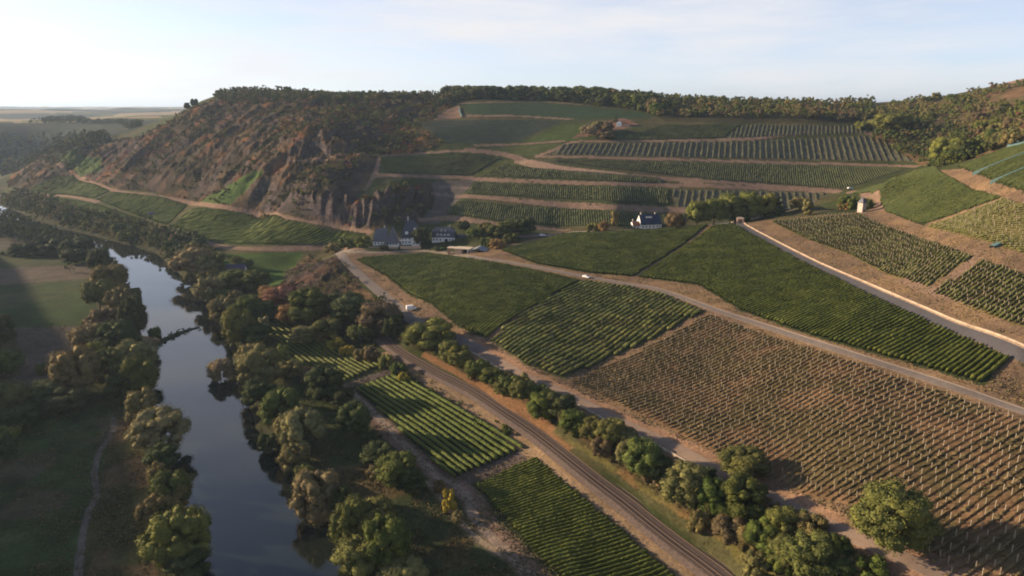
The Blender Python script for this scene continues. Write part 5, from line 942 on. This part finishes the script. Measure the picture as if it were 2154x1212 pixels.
h = place('dark_roofed_house', 492, 578, 8, 'house with a wide dark roof almost buried in the trees by the upstream river', 'house'); gable_wall('wall', h, M_white, -7, 7, 0, 9, -1, 3, 6.8); roof('roof', h, speck('dark_tile', (.075, .07, .10), .2, 1), -7, 7, 0, 9, 3, 6.8, over=.7); window(h, 4, 0, .9, 1.2, 1.2); window(h, -3, 0, .9, 1.2, 1.2)
h = place('field_shed', 100, 405, 20, 'tiny tan ruin wall at the edge of the far headland vineyard', 'ruin') if False else None
# ------------------------------------------------------------------ vehicles
M_car = NT('white_paint'); M_car.base((.80, .80, .78)); M_car.b.inputs['Roughness'].default_value = .3; M_car.b.inputs['Specular IOR Level'].default_value = .5; M_car = M_car.m
M_tyre = speck('tyre', (.02, .02, .02), .1, 5); M_lamp = NT('lamp_glass'); M_lamp.base((.6, .6, .58)); M_lamp = M_lamp.m; M_tail = NT('tail_lamp'); M_tail.base((.35, .02, .02)); M_tail = M_tail.m
def loft(secs):
    """secs: list of (x, [(y, z)...]) same count -> closed body"""
    V = []; F = []; k = len(secs[0][1])
    for x, pr in secs: V += [(x, y, z) for y, z in pr]
    for i in range(len(secs) - 1):
        for j in range(k): a = i * k + j; b = i * k + (j + 1) % k; F.append((a, b, b + k, a + k))
    F.append(tuple(range(k))[::-1]); F.append(tuple(range((len(secs) - 1) * k, len(secs) * k))); return V, F
def vehicle(name, px, py, rz, label, van=False):
    e_ = place(name, px, py, rz, label, 'van' if van else 'car', .22); e_.scale = (1, 1, 1.22 if van else 1); L_, W_, Hh = (5.2, .98, 2.15) if van else (4.3, .87, 1.42)
    if van: sec = [(-2.6, .45, 1.95, .86), (-2.5, .38, 2.12, .9), (1.0, .38, 2.15, .9), (1.75, .38, 1.35, .95), (2.45, .40, 1.05, .92), (2.6, .5, .85, .8)]
    else: sec = [(-2.15, .42, .80, .78), (-2.0, .32, .98, .86), (-1.55, .30, 1.36, .72), (.35, .30, 1.42, .72), (1.15, .30, .95, .84), (2.0, .32, .78, .82), (2.15, .4, .62, .72)]
    V, F = loft([(x, [(-W_, z0), (W_, z0), (W_, (z0 + z1) * .52), (W_ * k, z1), (-W_ * k, z1), (-W_, (z0 + z1) * .52)]) for x, z0, z1, k in sec]); me = mesh('body', V, F, M_car); link('body', me, e_)
    for sx_ in (-1, 1):
        if van: bx('side_window', e_, M_pane, (.9, 1.5, sx_ * W_ * .97 - .02, sx_ * W_ * .97 + .02, 1.25, 1.75))
        else: bx('side_window', e_, M_pane, (-1.3, -.3, sx_ * W_ * .86 - .03, sx_ * W_ * .86 + .03, .98, 1.25), (-.2, .6, sx_ * W_ * .86 - .03, sx_ * W_ * .86 + .03, .98, 1.25))
        bx('headlight', e_, M_lamp, ((2.52 if van else 2.02), (2.6 if van else 2.14), sx_ * W_ * .66 - .14, sx_ * W_ * .66 + .14, .62, .8)); bx('tail_light', e_, M_tail, ((-2.64 if van else -2.18), (-2.58 if van else -2.1), sx_ * W_ * .8 - .08, sx_ * W_ * .8 + .08, .75, 1.05))
        for wx_ in ((-1.6, 1.7) if van else (-1.3, 1.35)):
            V = []; F = []; n = 16
            for y in (-.11, .11):
                for i in range(n): t = 2 * math.pi * i / n; V.append((wx_ + .33 * math.cos(t), sx_ * (W_ - .08) + y, .12 + .33 * math.sin(t)))
            for i in range(n): j = (i + 1) % n; F.append((i, j, n + j, n + i))
            F += [tuple(range(n)), tuple(range(n, 2 * n))[::-1]]; w = link('wheel', mesh('wheel', V, F, M_tyre), e_); bx('rim', w, M_frame, (wx_ - .15, wx_ + .15, sx_ * (W_ + .03) - .01, sx_ * (W_ + .03) + .01, -.03, .27))
    a_, b_ = (1.05, 1.72) if van else (.42, 1.1); za, zb = (2.05, 1.40) if van else (1.36, 1.0); V = [(a_, -W_ * .74, za), (a_, W_ * .74, za), (b_, W_ * .8, zb), (b_, -W_ * .8, zb)]; V += [(x + .03, y, z + .03) for x, y, z in V]
    link('windscreen', mesh('windscreen', V, [(4, 7, 6, 5), (0, 1, 2, 3), (0, 4, 5, 1), (1, 5, 6, 2), (2, 6, 7, 3), (3, 7, 4, 0)], M_pane), e_)
vehicle('parked_van', 865, 653, 24, 'white van parked at the vineyard corner beside the wide farmyard lane', True)
vehicle('white_car', 1233, 585, -38, 'white car driving on the concrete road between the green plots')
vehicle('parked_car', 1141, 497, -10, 'white car on the parking place right of the garden trees'); vehicle('small_car', 1788, 398, 10, 'tiny white vehicle on the terrace track above the watchtower')
# ------------------------------------------------------------------ bird nets, masts
M_net = speck('teal_net', (.075, .13, .135), .3, 1.0)
def net(pts, w, h, label):
    L = smooth(PS(*pts), 1.5); tag(ribbon('bird_net', L, [(-w, .1), (-w * .9, h), (w * .9, h * 1.02), (w, .1)], M_net, follow=True), label, 'net', 'teal bird nets on the vine rows')
net([(2046, 369), (2090, 351), (2154, 326), (2240, 296)], .4, 1.7, 'long teal net strip across the upper right vineyard'); net([(2082, 388), (2120, 372), (2154, 358), (2230, 328)], .4, 1.7, 'lower teal net strip that ends in a pale heap beside the track'); net([(2140, 303), (2154, 303), (2200, 292)], .5, 2.1, 'short teal net strip touching the right picture edge')
net([(2086, 523), (2096, 518), (2104, 514)], 1.3, 1.2, 'rolled blue-teal net lying at the edge of the upper track'); net([(972, 247), (968, 238), (966, 228)], .7, 1.6, 'pale teal net strip at the far upper field corner')
x, y = Pf(390, 222)
# ------------------------------------------------------------------ the evening air
xs_, ys_ = (-30000, 30000), (-3000, 31000)
hz = link('haze', mesh('haze', *boxes((xs_[0], xs_[1], ys_[0], ys_[1], -4, 260)), None or bpy.data.materials.new('haze_air'))); tag(hz, kind='stuff')
hm = hz.data.materials[0]; hm.use_nodes = True; hn = hm.node_tree; hn.nodes.clear(); ho = hn.nodes.new('ShaderNodeOutputMaterial'); hv = hn.nodes.new('ShaderNodeVolumePrincipled')
hv.inputs['Color'].default_value = (.56, .74, 1.0, 1); hv.inputs['Density'].default_value = 0.00006; hv.inputs['Anisotropy'].default_value = .25; hn.links.new(hv.outputs[0], ho.inputs['Volume'])
